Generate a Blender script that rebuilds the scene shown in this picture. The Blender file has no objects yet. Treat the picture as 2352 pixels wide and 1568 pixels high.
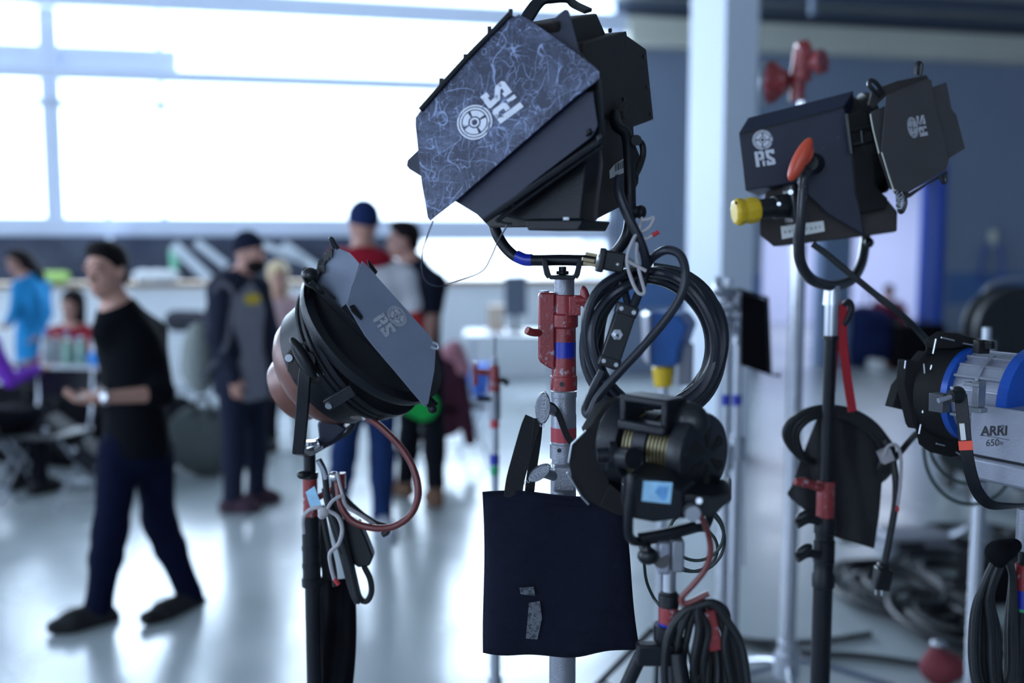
import bpy, bmesh, math, random
import numpy as np
from mathutils import Vector, Matrix
random.seed(7)
SC = bpy.context.scene
V = Vector
# ------------------------------------------------------------------ camera
F = 2287.0; CX = 1176.0; CY = 784.0; HC = 1.68; PITCH = math.atan(224/2287)
cam = bpy.data.objects.new('camera', bpy.data.cameras.new('camera'))
SC.collection.objects.link(cam); SC.camera = cam
cam.location = (0, 0, HC); cam.rotation_euler = (math.pi/2-PITCH, 0, 0)
cam.data.sensor_width = 36; cam.data.lens = 36*F/2352
cam.data.clip_start = 0.05; cam.data.clip_end = 200
cam.data.dof.use_dof = True; cam.data.dof.focus_distance = 1.60; cam.data.dof.aperture_fstop = 1.5
cam.data.dof.aperture_blades = 9
# ------------------------------------------------------------------ world, exposure
W = bpy.data.worlds.new('World'); SC.world = W; W.use_nodes = True
bg = W.node_tree.nodes['Background']
bg.inputs[0].default_value = (0.70, 0.83, 1.0, 1); bg.inputs[1].default_value = 3.6
SC.view_settings.view_transform = 'Standard'; SC.view_settings.look = 'None'
SC.view_settings.gamma = 1; SC.view_settings.use_curve_mapping = False
SC.view_settings.exposure = 0.4
# daylight entering by the big window wall and by the windows along the left side of the hall, plus two added fill lamps
def area_light(name, loc, rot, sx, sy, power, col):
    L = bpy.data.lights.new(name, 'AREA'); L.shape = 'RECTANGLE'; L.size = sx; L.size_y = sy
    L.energy = power; L.color = col
    o = bpy.data.objects.new(name, L); SC.collection.objects.link(o); o.location = loc; o.rotation_euler = rot
    return o
area_light('daylight_window_wall', (-3.6, 12.5, 3.3), (math.radians(-80), 0, math.radians(12.4)), 11.5, 3.4, 1500, (0.70, 0.83, 1.0))
area_light('daylight_left_side', (-9.2, 1.5, 2.9), (0, math.radians(-80), 0), 3.2, 9.0, 360, (0.62, 0.75, 1.0))
area_light('rear_fill_light', (-3.5, -5.3, 2.9), (math.radians(78), 0, 0), 6.0, 2.6, 60, (0.70, 0.78, 1.0))  # unseen source behind the camera, added to fill the camera-facing sides
area_light('corridor_fill_light', (6.5, 18.0, 3.3), (0, 0, 0), 5.0, 3.0, 190, (0.74, 0.80, 1.0))  # added lamp under the corridor ceiling, brightens the lavender walls

# ------------------------------------------------------------------ pixel helpers
FWD = V((0, math.cos(PITCH), -math.sin(PITCH))); UPC = V((0, math.sin(PITCH), math.cos(PITCH)))
O = V((0, 0, HC))
def ray(u, v): return V((1, 0, 0))*((u-CX)/F) + UPC*(-(v-CY)/F) + FWD
def P(u, v, Y):
    r = ray(u, v); return O + r*(Y/r.y)
def FL(u, v, z=0.0):
    r = ray(u, v); return O + r*((z-HC)/r.z)
def HIT(u, v, p0, n):
    r = ray(u, v); return O + r*((p0-O).dot(n)/r.dot(n))
def m(px, Y): return px*Y/F
# ------------------------------------------------------------------ materials
MATS = {}
def mat(name, col, rough=0.5, metal=0.0, var=0.12, scale=14, bump=0.0, bscale=200, wear=None, spec=0.5, coat=0, transm=0, emit=None, sub=0, weave=False):
    if name in MATS: return MATS[name]
    M_ = bpy.data.materials.new(name); M_.use_nodes = True; nt = M_.node_tree; N = nt.nodes; L = nt.links
    b = N['Principled BSDF']; tc = N.new('ShaderNodeTexCoord')
    b.inputs['Roughness'].default_value = rough; b.inputs['Metallic'].default_value = metal
    b.inputs['Specular IOR Level'].default_value = spec; b.inputs['Coat Weight'].default_value = coat
    b.inputs['Transmission Weight'].default_value = transm
    nz = N.new('ShaderNodeTexNoise'); nz.inputs['Scale'].default_value = scale; nz.inputs['Detail'].default_value = 6
    L.new(tc.outputs['Object'], nz.inputs['Vector'])
    mx = N.new('ShaderNodeMix'); mx.data_type = 'RGBA'
    mx.inputs[6].default_value = tuple(max(0, c*(1-var)) for c in col)+(1,)
    mx.inputs[7].default_value = tuple(min(1, c*(1+var)) for c in col)+(1,)
    L.new(nz.outputs['Fac'], mx.inputs[0]); out = mx.outputs[2]
    if wear:   # (colour, threshold, scale)
        wc, th, ws = wear
        n2 = N.new('ShaderNodeTexNoise'); n2.inputs['Scale'].default_value = ws; n2.inputs['Detail'].default_value = 10; n2.inputs['Roughness'].default_value = 0.7
        L.new(tc.outputs['Object'], n2.inputs['Vector'])
        rp = N.new('ShaderNodeValToRGB'); rp.color_ramp.elements[0].position = th; rp.color_ramp.elements[1].position = th+0.06
        L.new(n2.outputs['Fac'], rp.inputs[0])
        m2 = N.new('ShaderNodeMix'); m2.data_type = 'RGBA'; m2.inputs[7].default_value = tuple(wc)+(1,)
        L.new(out, m2.inputs[6]); L.new(rp.outputs[0], m2.inputs[0]); out = m2.outputs[2]
    L.new(out, b.inputs['Base Color'])
    if bump:
        n3 = N.new('ShaderNodeTexNoise'); n3.inputs['Scale'].default_value = bscale; n3.inputs['Detail'].default_value = 3
        L.new(tc.outputs['Object'], n3.inputs['Vector'])
        bp = N.new('ShaderNodeBump'); bp.inputs['Strength'].default_value = bump; bp.inputs['Distance'].default_value = 0.003
        L.new(n3.outputs['Fac'], bp.inputs['Height']); L.new(bp.outputs[0], b.inputs['Normal'])
    if emit:
        b.inputs['Emission Color'].default_value = tuple(emit[0])+(1,); b.inputs['Emission Strength'].default_value = emit[1]
    if sub: b.inputs['Subsurface Weight'].default_value = sub; b.inputs['Subsurface Radius'].default_value = (.02, .008, .005)
    MATS[name] = M_; return M_
def scratched(name, base, scr, amount=0.5, rough=0.42, dens=1.0):
    M_ = bpy.data.materials.new(name); M_.use_nodes = True; nt = M_.node_tree; N = nt.nodes; L = nt.links
    b = N['Principled BSDF']; tc = N.new('ShaderNodeTexCoord'); b.inputs['Roughness'].default_value = rough
    def noise(scale, det=8, stretch=None, rot=0, dist=0.0, rgh=0.6):
        mp = N.new('ShaderNodeMapping'); mp.inputs['Rotation'].default_value = (rot, rot*1.7, rot*0.6)
        if stretch: mp.inputs['Scale'].default_value = stretch
        n = N.new('ShaderNodeTexNoise'); n.inputs['Scale'].default_value = scale; n.inputs['Detail'].default_value = det
        n.inputs['Distortion'].default_value = dist; n.inputs['Roughness'].default_value = rgh
        L.new(tc.outputs['Object'], mp.inputs[0]); L.new(mp.outputs[0], n.inputs['Vector']); return n.outputs['Fac']
    def ramp(x, a, c, inv=False):
        r = N.new('ShaderNodeMapRange'); r.inputs[1].default_value = a; r.inputs[2].default_value = c
        r.inputs[3].default_value = 1 if inv else 0; r.inputs[4].default_value = 0 if inv else 1; L.new(x, r.inputs[0]); return r.outputs[0]
    def mathn(op, a, c):
        q = N.new('ShaderNodeMath'); q.operation = op; q.use_clamp = True
        for i, s in enumerate((a, c)):
            if isinstance(s, (int, float)): q.inputs[i].default_value = s
            else: L.new(s, q.inputs[i])
        return q.outputs[0]
    def scratch(scale, stretch, rot, w, mask_scale, mth):
        n = noise(scale*.7, 0.6, stretch, rot, 0.0)
        d = N.new('ShaderNodeMath'); d.operation = 'SUBTRACT'; d.inputs[1].default_value = 0.5; L.new(n, d.inputs[0])
        a = N.new('ShaderNodeMath'); a.operation = 'ABSOLUTE'; L.new(d.outputs[0], a.inputs[0])
        line = ramp(a.outputs[0], 0.0, w*.8, True)
        return mathn('MULTIPLY', line, ramp(noise(mask_scale*1.3, 5, None, rot+1), mth-.05, mth+0.04))
    tot = scratch(48*dens, (1, .16, 1), 0.5, 0.010, 22, 0.50)
    for args in ((42*dens, (.14, 1, 1), 1.3, 0.009, 19, 0.51), (64*dens, (1, 1, .2), 2.2, 0.012, 24, 0.51), (75*dens, (1, 1, 1), 0.2, 0.014, 16, 0.54), (55*dens, (.2, 1, .4), 2.9, 0.010, 17, 0.52)):
        tot = mathn('ADD', tot, scratch(*args))
    for args in ((90, (.3, 1, 1), 0.9, 0.012, 26, 0.53), (110, (1, .3, 1), 1.9, 0.012, 21, 0.53), (70, (1, 1, .12), 3.3, 0.008, 16, 0.52)):
        tot = mathn('ADD', tot, scratch(*args))
    smudge = mathn('MULTIPLY', ramp(noise(17, 12, None, 0.3, 0.5, 0.85), 0.47, 0.72), 0.50)
    tot = mathn('MULTIPLY', mathn('ADD', tot, smudge), amount)
    mx = N.new('ShaderNodeMix'); mx.data_type = 'RGBA'; mx.inputs[6].default_value = tuple(base)+(1,); mx.inputs[7].default_value = tuple(scr)+(1,)
    L.new(tot, mx.inputs[0]); L.new(mx.outputs[2], b.inputs['Base Color'])
    MATS[name] = M_; return M_
BLK = mat('black painted steel', (.006, .007, .011), .42, 0, .3, 18, .15, 300, ((.07, .07, .10), .70, 60), spec=.25)
BLKB = mat('brownish black painted steel', (.030, .025, .025), .6, 0, .25, 9, .25, 420, ((.07, .06, .06), .72, 90), spec=.3)
BLKS = mat('satin black plastic', (.007, .008, .011), .36, 0, .2, 30, spec=.35)
BLKM = mat('matt black metal foil', (.005, .005, .006), .6, 0, .2, 30, .1, 200, ((.06, .06, .07), .74, 60), spec=.25)
SCR = scratched('scuffed dark barn door', (.007, .011, .040), (.30, .38, .62), .68)
NAVY = mat('dark navy painted sheet', (.008, .011, .030), .45, 0, .2, 16, .1, 300, ((.12, .14, .22), .665, 60), spec=.35)
GREYB = mat('grey worn barn door', (.15, .175, .24), .5, 0, .25, 14, .1, 300, ((.3, .33, .38), .70, 70))
RUB = mat('black rubber cable', (.010, .012, .021), .36, 0, .15, 40, .15, 400, spec=.4)
RUBD = mat('dull black cable', (.011, .012, .015), .5, 0, .15, 40, spec=.35)
RUBG = mat('dark green thin cable', (.02, .035, .033), .5, 0, .15, 40)
REDP = mat('chipped red enamel', (.215, .020, .024), .40, 0, .25, 20, .2, 300, ((.30, .24, .27), .565, 60))
REDK = mat('orange red handle', (.50, .055, .022), .4, 0, .15, 30, .1, 300, ((.05, .02, .02), .66, 80))
REDC = mat('red brown rubber cable', (.125, .022, .022), .4, 0, .15, 30)
REDF = mat('red webbing', (.34, .010, .02), .8, 0, .15, 30)
GREYM = mat('cast grey metal', (.25, .26, .30), .45, .6, .2, 30, .25, 350, ((.12, .12, .15), .66, 60))
STEEL = mat('brushed steel tube', (.45, .47, .52), .3, .85, .15, 25, .1, 300)
CHROME = mat('bright chromed steel', (.50, .51, .56), .22, 1, .1, 25)
GOLD = mat('brass ribs', (.12, .10, .05), .4, .6, .2, 40)
BLUET = mat('blue tape', (.006, .020, .30), .32, 0, .25, 40)
REDT = mat('red tape', (.38, .03, .05), .5, 0, .2, 40)
GRNT = mat('green tape', (.02, .28, .14), .5, 0, .2, 40)
ORT = mat('orange red tape', (.85, .07, .03), .5, 0, .1, 40)
COPPER = mat('copper brown enamel', (.135, .052, .038), .38, .15, .2, 12, .1, 200, ((.35, .28, .26), .70, 60), coat=0)
CANV = mat('black canvas', (.009, .010, .021), .9, 0, .3, 60, .6, 900, ((.04, .045, .08), .66, 120), spec=.1)
CANVD = mat('deep black cloth', (.004, .004, .006), .9, 0, .3, 40, .5, 700, spec=.1)
WEB = mat('black webbing', (.012, .012, .016), .8, 0, .4, 300, .8, 900)
STRING = mat('grey cotton string', (.36, .34, .36), .8, 0, .2, 80, .4, 900)
REDTIP = mat('red string tip', (.40, .02, .03), .7)
WHITE = mat('white sticker', (.66, .66, .66), .5, 0, .06, 60)
INK = mat('black ink', (.015, .015, .02), .5)
LOGO = mat('worn white logo paint', (.56, .58, .66), .55, 0, .1, 40, 0, 200, ((.12, .13, .2), .57, 70))
LOGOD = mat('faded grey logo paint', (.33, .335, .38), .55, 0, .1, 40, 0, 200, ((.05, .05, .07), .57, 110))
LBLU = mat('pale blue label', (.30, .55, .80), .5, 0, .35, 70)
YEL = mat('yellow plug plastic', (.62, .40, .012), .4, 0, .15, 30, .15, 200, ((.2, .12, .02), .68, 60))
ARRIB = mat('blue anodised ring', (.006, .065, .36), .3, .15, .15, 30, .1, 300)
ARRIS = mat('silver painted aluminium', (.29, .30, .36), .38, .45, .12, 30, .12, 300)
WIRE = mat('thin steel wire', (.02, .02, .04), .5, .2)
SKIN = mat('skin', (.42, .22, .17), .55, 0, .1, 12, 0, 200, sub=.1)
SKIND = mat('tanned skin', (.30, .155, .12), .55, 0, .1, 12, 0, 200, sub=.1)
HAIR = mat('dark brown hair', (.008, .006, .007), .75, 0, .4, 90, .6, 400, spec=.12)
BLOND = mat('blond hair', (.55, .40, .22), .6, 0, .3, 90, .5, 400)
def cloth(name, col): return mat(name, col, .92, 0, .18, 18, .35, 260, spec=.08)
JEAN = mat('dark blue denim', (.004, .006, .020), .9, 0, .35, 9, .4, 500, spec=.06)
JEANL = mat('blue denim', (.013, .028, .092), .9, 0, .4, 7, .4, 500, spec=.06)
TEE = cloth('black cotton jersey', (.0025, .003, .005))
SHOE = mat('black canvas shoe', (.006, .006, .008), .8)

# ------------------------------------------------------------------ mesh builder
def catmull(pts, n=8, closed=False):
    pts = [V(p) for p in pts]; out = []; c = len(pts)
    rng = range(c) if closed else range(c-1)
    for i in rng:
        p1 = pts[i]; p2 = pts[(i+1) % c]
        p0 = pts[(i-1) % c] if (closed or i > 0) else p1*2-p2
        p3 = pts[(i+2) % c] if (closed or i+2 < c) else p2*2-p1
        for k in range(n):
            t = k/n
            out.append(0.5*((2*p1)+(p2-p0)*t+(2*p0-5*p1+4*p2-p3)*t*t+(3*p1-p0-3*p2+p3)*t**3))
    if not closed: out.append(pts[-1])
    return out
def basis(d):
    d = V(d).normalized(); a = V((0, 0, 1)) if abs(d.z) < .9 else V((1, 0, 0))
    x = a.cross(d).normalized(); return x, d.cross(x).normalized(), d
class MB:
    def __init__(s): s.v = []; s.f = []
    def add(s, vs, fs):
        o = len(s.v); s.v += [V(p) for p in vs]; s.f += [tuple(i+o for i in f) for f in fs]; return s
    def rings(s, rings, cap=True, closed=False):
        n = len(rings[0]); vs = [p for r in rings for p in r]; fs = []; R = len(rings)
        for i in range(R if closed else R-1):
            for k in range(n):
                a = i*n+k; b = i*n+(k+1) % n; j = (i+1) % R
                fs.append((a, b, j*n+(k+1) % n, j*n+k))
        if cap and not closed: fs.append(tuple(range(n))[::-1]); fs.append(tuple((R-1)*n+k for k in range(n)))
        return s.add(vs, fs)
    def box(s, c, size, ax=None):
        c = V(c); X, Y, Z = ax if ax else (V((1, 0, 0)), V((0, 1, 0)), V((0, 0, 1)))
        a, b, h = size[0]/2, size[1]/2, size[2]/2
        q = lambda z: [c+X*(i*a)+Y*(j*b)+Z*z for i, j in ((-1, -1), (1, -1), (1, 1), (-1, 1))]
        return s.rings([q(-h), q(h)])
    def cyl(s, p0, p1, r0, r1=None, n=20, cap=True):
        p0 = V(p0); p1 = V(p1); r1 = r0 if r1 is None else r1; x, y, d = basis(p1-p0)
        R = lambda p, r: [p+(x*math.cos(2*math.pi*k/n)+y*math.sin(2*math.pi*k/n))*r for k in range(n)]
        return s.rings([R(p0, r0), R(p1, r1)], cap)
    def lathe(s, p0, d, prof, n=32, cap=True, ref=None):
        p0 = V(p0); x, y, d = basis(d)
        if ref is not None: x = (V(ref)-d*V(ref).dot(d)).normalized(); y = d.cross(x)
        return s.rings([[p0+d*t+(x*math.cos(2*math.pi*k/n)+y*math.sin(2*math.pi*k/n))*max(r, 1e-4) for k in range(n)] for t, r in prof], cap)
    def tube(s, pts, r, n=10, sm=8, closed=False, flat=None):
        pts = catmull(pts, sm, closed) if sm else [V(p) for p in pts]
        c = len(pts); x, y, _ = basis(pts[1]-pts[0]); R = []
        for i, p in enumerate(pts):
            t = (pts[(i+1) % c]-pts[(i-1) % c]) if closed else (pts[min(i+1, c-1)]-pts[max(i-1, 0)])
            t = t.normalized() if t.length > 1e-9 else V((0, 0, 1)); x = (x-t*x.dot(t))
            x = x.normalized() if x.length > 1e-6 else basis(t)[0]; y = t.cross(x)
            rr = r(i/(c-1)) if callable(r) else r
            R.append([p+(x*math.cos(2*math.pi*k/n)+y*math.sin(2*math.pi*k/n))*rr for k in range(n)])
        return s.rings(R, True, closed)
    def ribbon(s, pts, w, t, nrm, sm=8):     # flat strap; nrm = face normal
        pts = catmull(pts, sm) if sm else [V(p) for p in pts]; R = []; c = len(pts)
        for i, p in enumerate(pts):
            d = (pts[min(i+1, c-1)]-pts[max(i-1, 0)]).normalized(); nn = nrm if isinstance(nrm, V) else nrm(i/(c-1))
            nn = (nn-d*nn.dot(d)).normalized(); sd = d.cross(nn)
            R.append([p+sd*w/2+nn*t/2, p-sd*w/2+nn*t/2, p-sd*w/2-nn*t/2, p+sd*w/2-nn*t/2])
        return s.rings(R)
    def prism(s, poly, vec):
        vec = V(vec); return s.rings([[V(p) for p in poly], [V(p)+vec for p in poly]])
    def ell(s, c, rad, ax=None, n=16, k=10):
        c = V(c); X, Y, Z = ax if ax else (V((1, 0, 0)), V((0, 1, 0)), V((0, 0, 1)))
        R = []
        for i in range(k+1):
            a = -math.pi/2+math.pi*i/k; z = math.sin(a); q = max(math.cos(a), .01)
            R.append([c+X*(rad[0]*q*math.cos(2*math.pi*j/n))+Y*(rad[1]*q*math.sin(2*math.pi*j/n))+Z*(rad[2]*z) for j in range(n)])
        return s.rings(R)
    def build(s, name, mt, parent=None, bevel=0, sharp=35, label=None, root=None):
        me = bpy.data.meshes.new(name)
        off = root.location if root else V((0, 0, 0))
        if parent is not None:
            r = parent
            while r.parent: r = r.parent
            off = r.location
        me.from_pydata([tuple(p-off) for p in s.v], [], s.f); me.update()
        bm = bmesh.new(); bm.from_mesh(me); bmesh.ops.recalc_face_normals(bm, faces=bm.faces); bm.to_mesh(me); bm.free()
        me.shade_smooth(); me.set_sharp_from_angle(angle=math.radians(sharp))
        me.materials.append(mt)
        o = bpy.data.objects.new(name, me); SC.collection.objects.link(o)
        if parent is not None: o.parent = parent
        if bevel:
            b = o.modifiers.new('bevel', 'BEVEL'); b.width = bevel; b.segments = 2; b.limit_method = 'ANGLE'; b.angle_limit = math.radians(35)
        if label: o['label'] = label
        return o
def tag(o, label, cat, group=None, kind=None):
    o['label'] = label; o['category'] = cat
    if group: o['group'] = group
    if kind: o['kind'] = kind
    return o
def thing(name, label, cat, loc=(0, 0, 0), group=None):
    o = bpy.data.objects.new(name, None); SC.collection.objects.link(o); o.location = loc; o.empty_display_size = .05
    return tag(o, label, cat, group)
def struct(name, mb, mt, bevel=0, parent=None):
    o = mb.build(name, mt, parent, bevel)
    if parent is None: o['kind'] = 'structure'
    return o
def solo(name, mb, mt, label, cat, group=None, bevel=0, origin=None, sharp=35):
    """a thing that is one mesh, its origin at its lowest point"""
    if origin is None:
        lo = min(mb.v, key=lambda p: p.z); xs = sum(p.x for p in mb.v)/len(mb.v); ys = sum(p.y for p in mb.v)/len(mb.v); origin = V((xs, ys, lo.z))
    mb.v = [p-origin for p in mb.v]
    o = mb.build(name, mt, None, bevel, sharp); o.location = origin
    return tag(o, label, cat, group)
def copy_thing(o, loc, label=None, rotz=None):
    c = o.copy(); SC.collection.objects.link(c); c.location = loc
    if label: c['label'] = label
    if rotz is not None: c.rotation_euler = (0, 0, rotz)
    for ch in list(o.children):
        d = ch.copy(); SC.collection.objects.link(d); d.parent = c
        for g in list(ch.children):
            e = g.copy(); SC.collection.objects.link(e); e.parent = d
    return c
def pl(pts, p0, n): return [HIT(u, v, p0, n) for u, v in pts]
def text_mb(s, org, right, down, height, off=0.0006, bold=0.0):
    cu = bpy.data.curves.new('t', 'FONT'); cu.body = s; cu.size = 1; cu.extrude = 0.02; cu.align_x = 'CENTER'; cu.align_y = 'CENTER'; cu.offset = bold
    to = bpy.data.objects.new('t', cu); SC.collection.objects.link(to)
    dg = bpy.context.evaluated_depsgraph_get(); me = bpy.data.meshes.new_from_object(to.evaluated_get(dg))
    right = V(right).normalized(); down = V(down).normalized(); n = down.cross(right).normalized()
    if n.dot(O-V(org)) < 0: n = -n
    mb = MB(); mb.add([V(org)+right*(v.co.x*height*1.4)-down*(v.co.y*height*1.4)+n*(off+v.co.z*height*0.15) for v in me.vertices], [tuple(p.vertices) for p in me.polygons])
    bpy.data.objects.remove(to); bpy.data.curves.remove(cu); bpy.data.meshes.remove(me); return mb
def logo_mb(org, right, down, S, off=0.0006, sq=1.0):
    """film reel over the block letters P and S; S = half width; right/down unit vectors on the surface"""
    right = V(right).normalized(); down = V(down).normalized(); n = down.cross(right).normalized()
    if n.dot(O-V(org)) < 0: n = -n
    mb = MB(); org = V(org)
    def poly(pts): mb.prism([org+right*(x*S)+down*(y*S*sq)+n*off for x, y in pts], n*0.0005)
    cx, cy = 0, -.85
    for r0, r1 in ((.16, .26), (.34, .66), (.72, .82), (.88, .97)):
        for k in range(24):
            if r0 > .3 and r1 < .7 and k % 6 in (0,): continue
            a, b = 2*math.pi*k/24, 2*math.pi*(k+1)/24
            poly([(cx+r0*math.cos(a), cy+r0*math.sin(a)), (cx+r1*math.cos(a), cy+r1*math.sin(a)), (cx+r1*math.cos(b), cy+r1*math.sin(b)), (cx+r0*math.cos(b), cy+r0*math.sin(b))])
    y0, y1 = .2, 1.7
    poly([(-.95, y0), (-.62, y0), (-.62, y1), (-.95, y1)])                        # P stem
    poly([(-.56, y0), (-.2, y0), (-.06, y0+.15), (-.06, y0+.75), (-.2, y0+.9), (-.56, y0+.9), (-.56, y0+.62), (-.36, y0+.62), (-.36, y0+.28), (-.56, y0+.28)])
    poly([(-.3, y0+.98), (-.08, y0+.98), (-.08, y1), (-.3, y1)])
    poly([(.15, y0), (.95, y0), (.95, y0+.42), (.66, y0+.42), (.66, y0+.3), (.42, y0+.3), (.42, y0+.55), (.9, y0+.95), (.95, y1-.12), (.82, y1), (.1, y1), (.1, y1-.48), (.36, y1-.48), (.36, y1-.32), (.6, y1-.32), (.6, y1-.42), (.15, y0+.75), (.08, y0+.1)])
    return mb
# ================================================================== THE SETTING
WK = 0.22; WY = 12.5; WN = V((WK, -1, 0)).normalized(); WD = V((1, WK, 0)).normalized()
def WX(u, off=0):      # X on the far wall seen under pixel column u
    return HIT(u, 560, V((0, WY-off, 0)), WN).x
def WZ(u, v, off=0): return HIT(u, v, V((0, WY-off, 0)), WN).z
def wbox(mb, x0, x1, z0, z1, off=0, th=.2):   # slab on the far wall, its inner face `off` in front of the wall plane
    q = lambda x, z: V((x, WY+WK*x, z)) + WN*off
    mb.prism([q(x0, z0), q(x1, z0), q(x1, z1), q(x0, z1)], -WN*th)
def floor_mat():
    M_ = mat('polished concrete floor', (.34, .37, .385), .20, 0, .10, 1.3, .0, 3)
    nt = M_.node_tree; N = nt.nodes; L = nt.links; b = N['Principled BSDF']
    tc = [n for n in N if n.type == 'TEX_COORD'][0]
    n = N.new('ShaderNodeTexNoise'); n.inputs['Scale'].default_value = 2.2; n.inputs['Detail'].default_value = 7; L.new(tc.outputs['Object'], n.inputs['Vector'])
    r = N.new('ShaderNodeMapRange'); r.inputs[3].default_value = .14; r.inputs[4].default_value = .34; L.new(n.outputs['Fac'], r.inputs[0]); L.new(r.outputs[0], b.inputs['Roughness'])
    n2 = N.new('ShaderNodeTexNoise'); n2.inputs['Scale'].default_value = 5; n2.inputs['Detail'].default_value = 3; L.new(tc.outputs['Object'], n2.inputs['Vector'])
    bp = N.new('ShaderNodeBump'); bp.inputs['Strength'].default_value = .08; bp.inputs['Distance'].default_value = .02; L.new(n2.outputs['Fac'], bp.inputs['Height']); L.new(bp.outputs[0], b.inputs['Normal'])
    return M_
FLOOR = floor_mat()
WALLB = mat('blue grey wall paint', (.20, .245, .335), .6, 0, .06, 2)
WALLW = mat('off white wall paint', (.80, .82, .84), .6, 0, .05, 2)
STRIPE = mat('dark blue wall stripe', (.07, .15, .33), .55, 0, .06, 2)
CEIL = mat('grey ceiling paint', (.42, .45, .43), .8, 0, .08, 1.2)
CREAM = mat('cream painted beam', (.58, .58, .50), .6, 0, .06, 2)
FRAMEW = mat('pale grey window frame', (.62, .67, .80), .5, 0, .05, 3)
COLP = mat('pale blue column paint', (.78, .84, .95), .5, 0, .04, 2)
DARKD = mat('dark grey pipe and recess shade', (.05, .065, .10), .6, 0, .1, 2)
BLUEF = mat('saturated blue door frame', (.015, .07, .42), .4, 0, .1, 3)
LAV = mat('lavender wall paint', (.62, .66, .86), .6, 0, .04, 2)
def glass_mat():
    M_ = bpy.data.materials.new('window glass'); M_.use_nodes = True; nt = M_.node_tree; N = nt.nodes; L = nt.links
    N.remove(N['Principled BSDF']); t = N.new('ShaderNodeBsdfTransparent'); g = N.new('ShaderNodeBsdfGlossy'); g.inputs['Roughness'].default_value = .02
    x = N.new('ShaderNodeMixShader'); x.inputs[0].default_value = .06; L.new(t.outputs[0], x.inputs[1]); L.new(g.outputs[0], x.inputs[2]); L.new(x.outputs[0], N['Material Output'].inputs[0])
    t.inputs[0].default_value = (.95, .98, 1, 1); return M_
GLASS = glass_mat()
struct('floor', MB().box((1.5, 8.5, -.05), (22, 30, .1)), FLOOR)
CZ = 4.71
q_ = lambda x, o=0: V((x, WY+WK*x+o, CZ))
struct('ceiling', MB().prism([V((-9.5, -6, CZ)), V((11, -6, CZ)), q_(11, .35), q_(-9.5, .1)], (0, 0, .2)), CEIL)
XW = WX(1407); XL = -9.0
# far wall: low parapet under the windows, solid blue grey part to the right with an opening
b = MB(); wbox(b, XL, XW, 0, 1.18, 0, .25); struct('wall_far_parapet', b, WALLW)
b = MB(); wbox(b, XL, XW, 1.18, 1.24, .08, .35); struct('trim_1', b, mat('wooden window ledge', (.30, .20, .11), .5, 0, .2, 4))
xd0, xd1 = WX(1752), WX(2148); zd = WZ(2100, 392); zs0, zs1 = .85, 1.28
b = MB(); wbox(b, XW, xd0, 0, 5, 0, .3); wbox(b, xd1, 9.6, 0, 5, 0, .3); wbox(b, xd0, xd1, zd, 5, 0, .3); struct('wall_far_right', b, WALLB)
b = MB(); wbox(b, XW, xd0, zs0, zs1, .006, .006); wbox(b, xd1+.2, 9.6, zs0, zs1, .006, .006); struct('trim_2', b, STRIPE)
b = MB(); wbox(b, xd1, xd1+.13, 0, zd+.1, .03, .4); struct('door_1', b, BLUEF, .01)
b = MB(); wbox(b, WX(1893), WX(1962), 0, zd, -.02, .24); struct('trim_3', b, mat('blue grey door post', (.14, .20, .30), .5), .01)
# cream beam above the blue wall, dark strip over it painting the shade of a recess
b = MB(); wbox(b, XW+.1, 9.6, 4.13, 4.47, .28, .28); struct('trim_4', b, CREAM, .02)
b = MB(); wbox(b, XW+.1, 9.6, 4.47, 4.62, .10, .10); struct('trim_5', b, DARKD)
# header beam over the windows, clerestory above, mullions
b = MB(); wbox(b, XL, XW+.1, 4.27, 4.50, .22, .3)
struct('trim_6', b, FRAMEW, .02)
b = MB(); wbox(b, XL, XW, 1.72, 1.98, .02, .12); wbox(b, XL, WX(1300), 3.50, 3.64, .10, .2); wbox(b, XL, WX(420), 3.66, 3.9, -.05, .04)
wbox(b, XL, WX(400), 3.22, 3.30, 0, .1)
for u, w in ((-260, .16), (130, .20), (380, .06), (262, .05)):
    z1 = 4.3 if u != 262 else 2.55
    wbox(b, WX(u)-w/2, WX(u)+w/2, 1.2, z1, 0 if u != 262 else .3, .12 if u != 262 else .05)
wbox(b, WX(1407)-.10, WX(1407), 1.2, 4.3, .02, .14)
wf = struct('window_1', b, FRAMEW, .008)
b = MB(); wbox(b, XL, XW, 1.24, 4.27, -.06, .01); struct('pane', b, GLASS, 0, wf)
b = MB(); wbox(b, XL, XW+.1, 4.50, CZ, -.06, .01)
w2 = struct('window_2', b, GLASS)
# side and rear walls with window openings
def xwall(name, x, y0, y1, wy0, wy1, wz0, wz1, th):
    b = MB()
    b.box((x, (y0+wy0)/2, 2.5), (th, wy0-y0, 5)); b.box((x, (y1+wy1)/2, 2.5), (th, y1-wy1, 5))
    b.box((x, (wy0+wy1)/2, wz0/2), (th, wy1-wy0, wz0)); b.box((x, (wy0+wy1)/2, (5+wz1)/2), (th, wy1-wy0, 5-wz1)); return struct(name, b, WALLW)
xwall('wall_left', -9.0, -6, 11, -3, 6, 1.2, 4.4, .2)
b = MB()
for k in range(7): b.box((-9.0, -3+1.5*k, 2.8), (.1, .09, 3.2))
b.box((-9.0, 1.5, 3.3), (.1, 9, .1)); w3 = struct('window_3', b, FRAMEW)
struct('pane', MB().box((-9.05, 1.5, 2.8), (.01, 9, 3.2)), GLASS, 0, w3)
struct('wall_right', MB().box((9.7, 4, 2.5), (.2, 20.4, 5)), WALLB)
b = MB(); b.box((-7.75, -5, 2.5), (2.5, .2, 5)); b.box((4.6, -5, 2.5), (10.2, .2, 5)); b.box((-3.5, -5, .6), (6, .2, 1.2)); b.box((-3.5, -5, 4.65), (6, .2, .7)); struct('wall_rear', b, WALLW)
b = MB()
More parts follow.
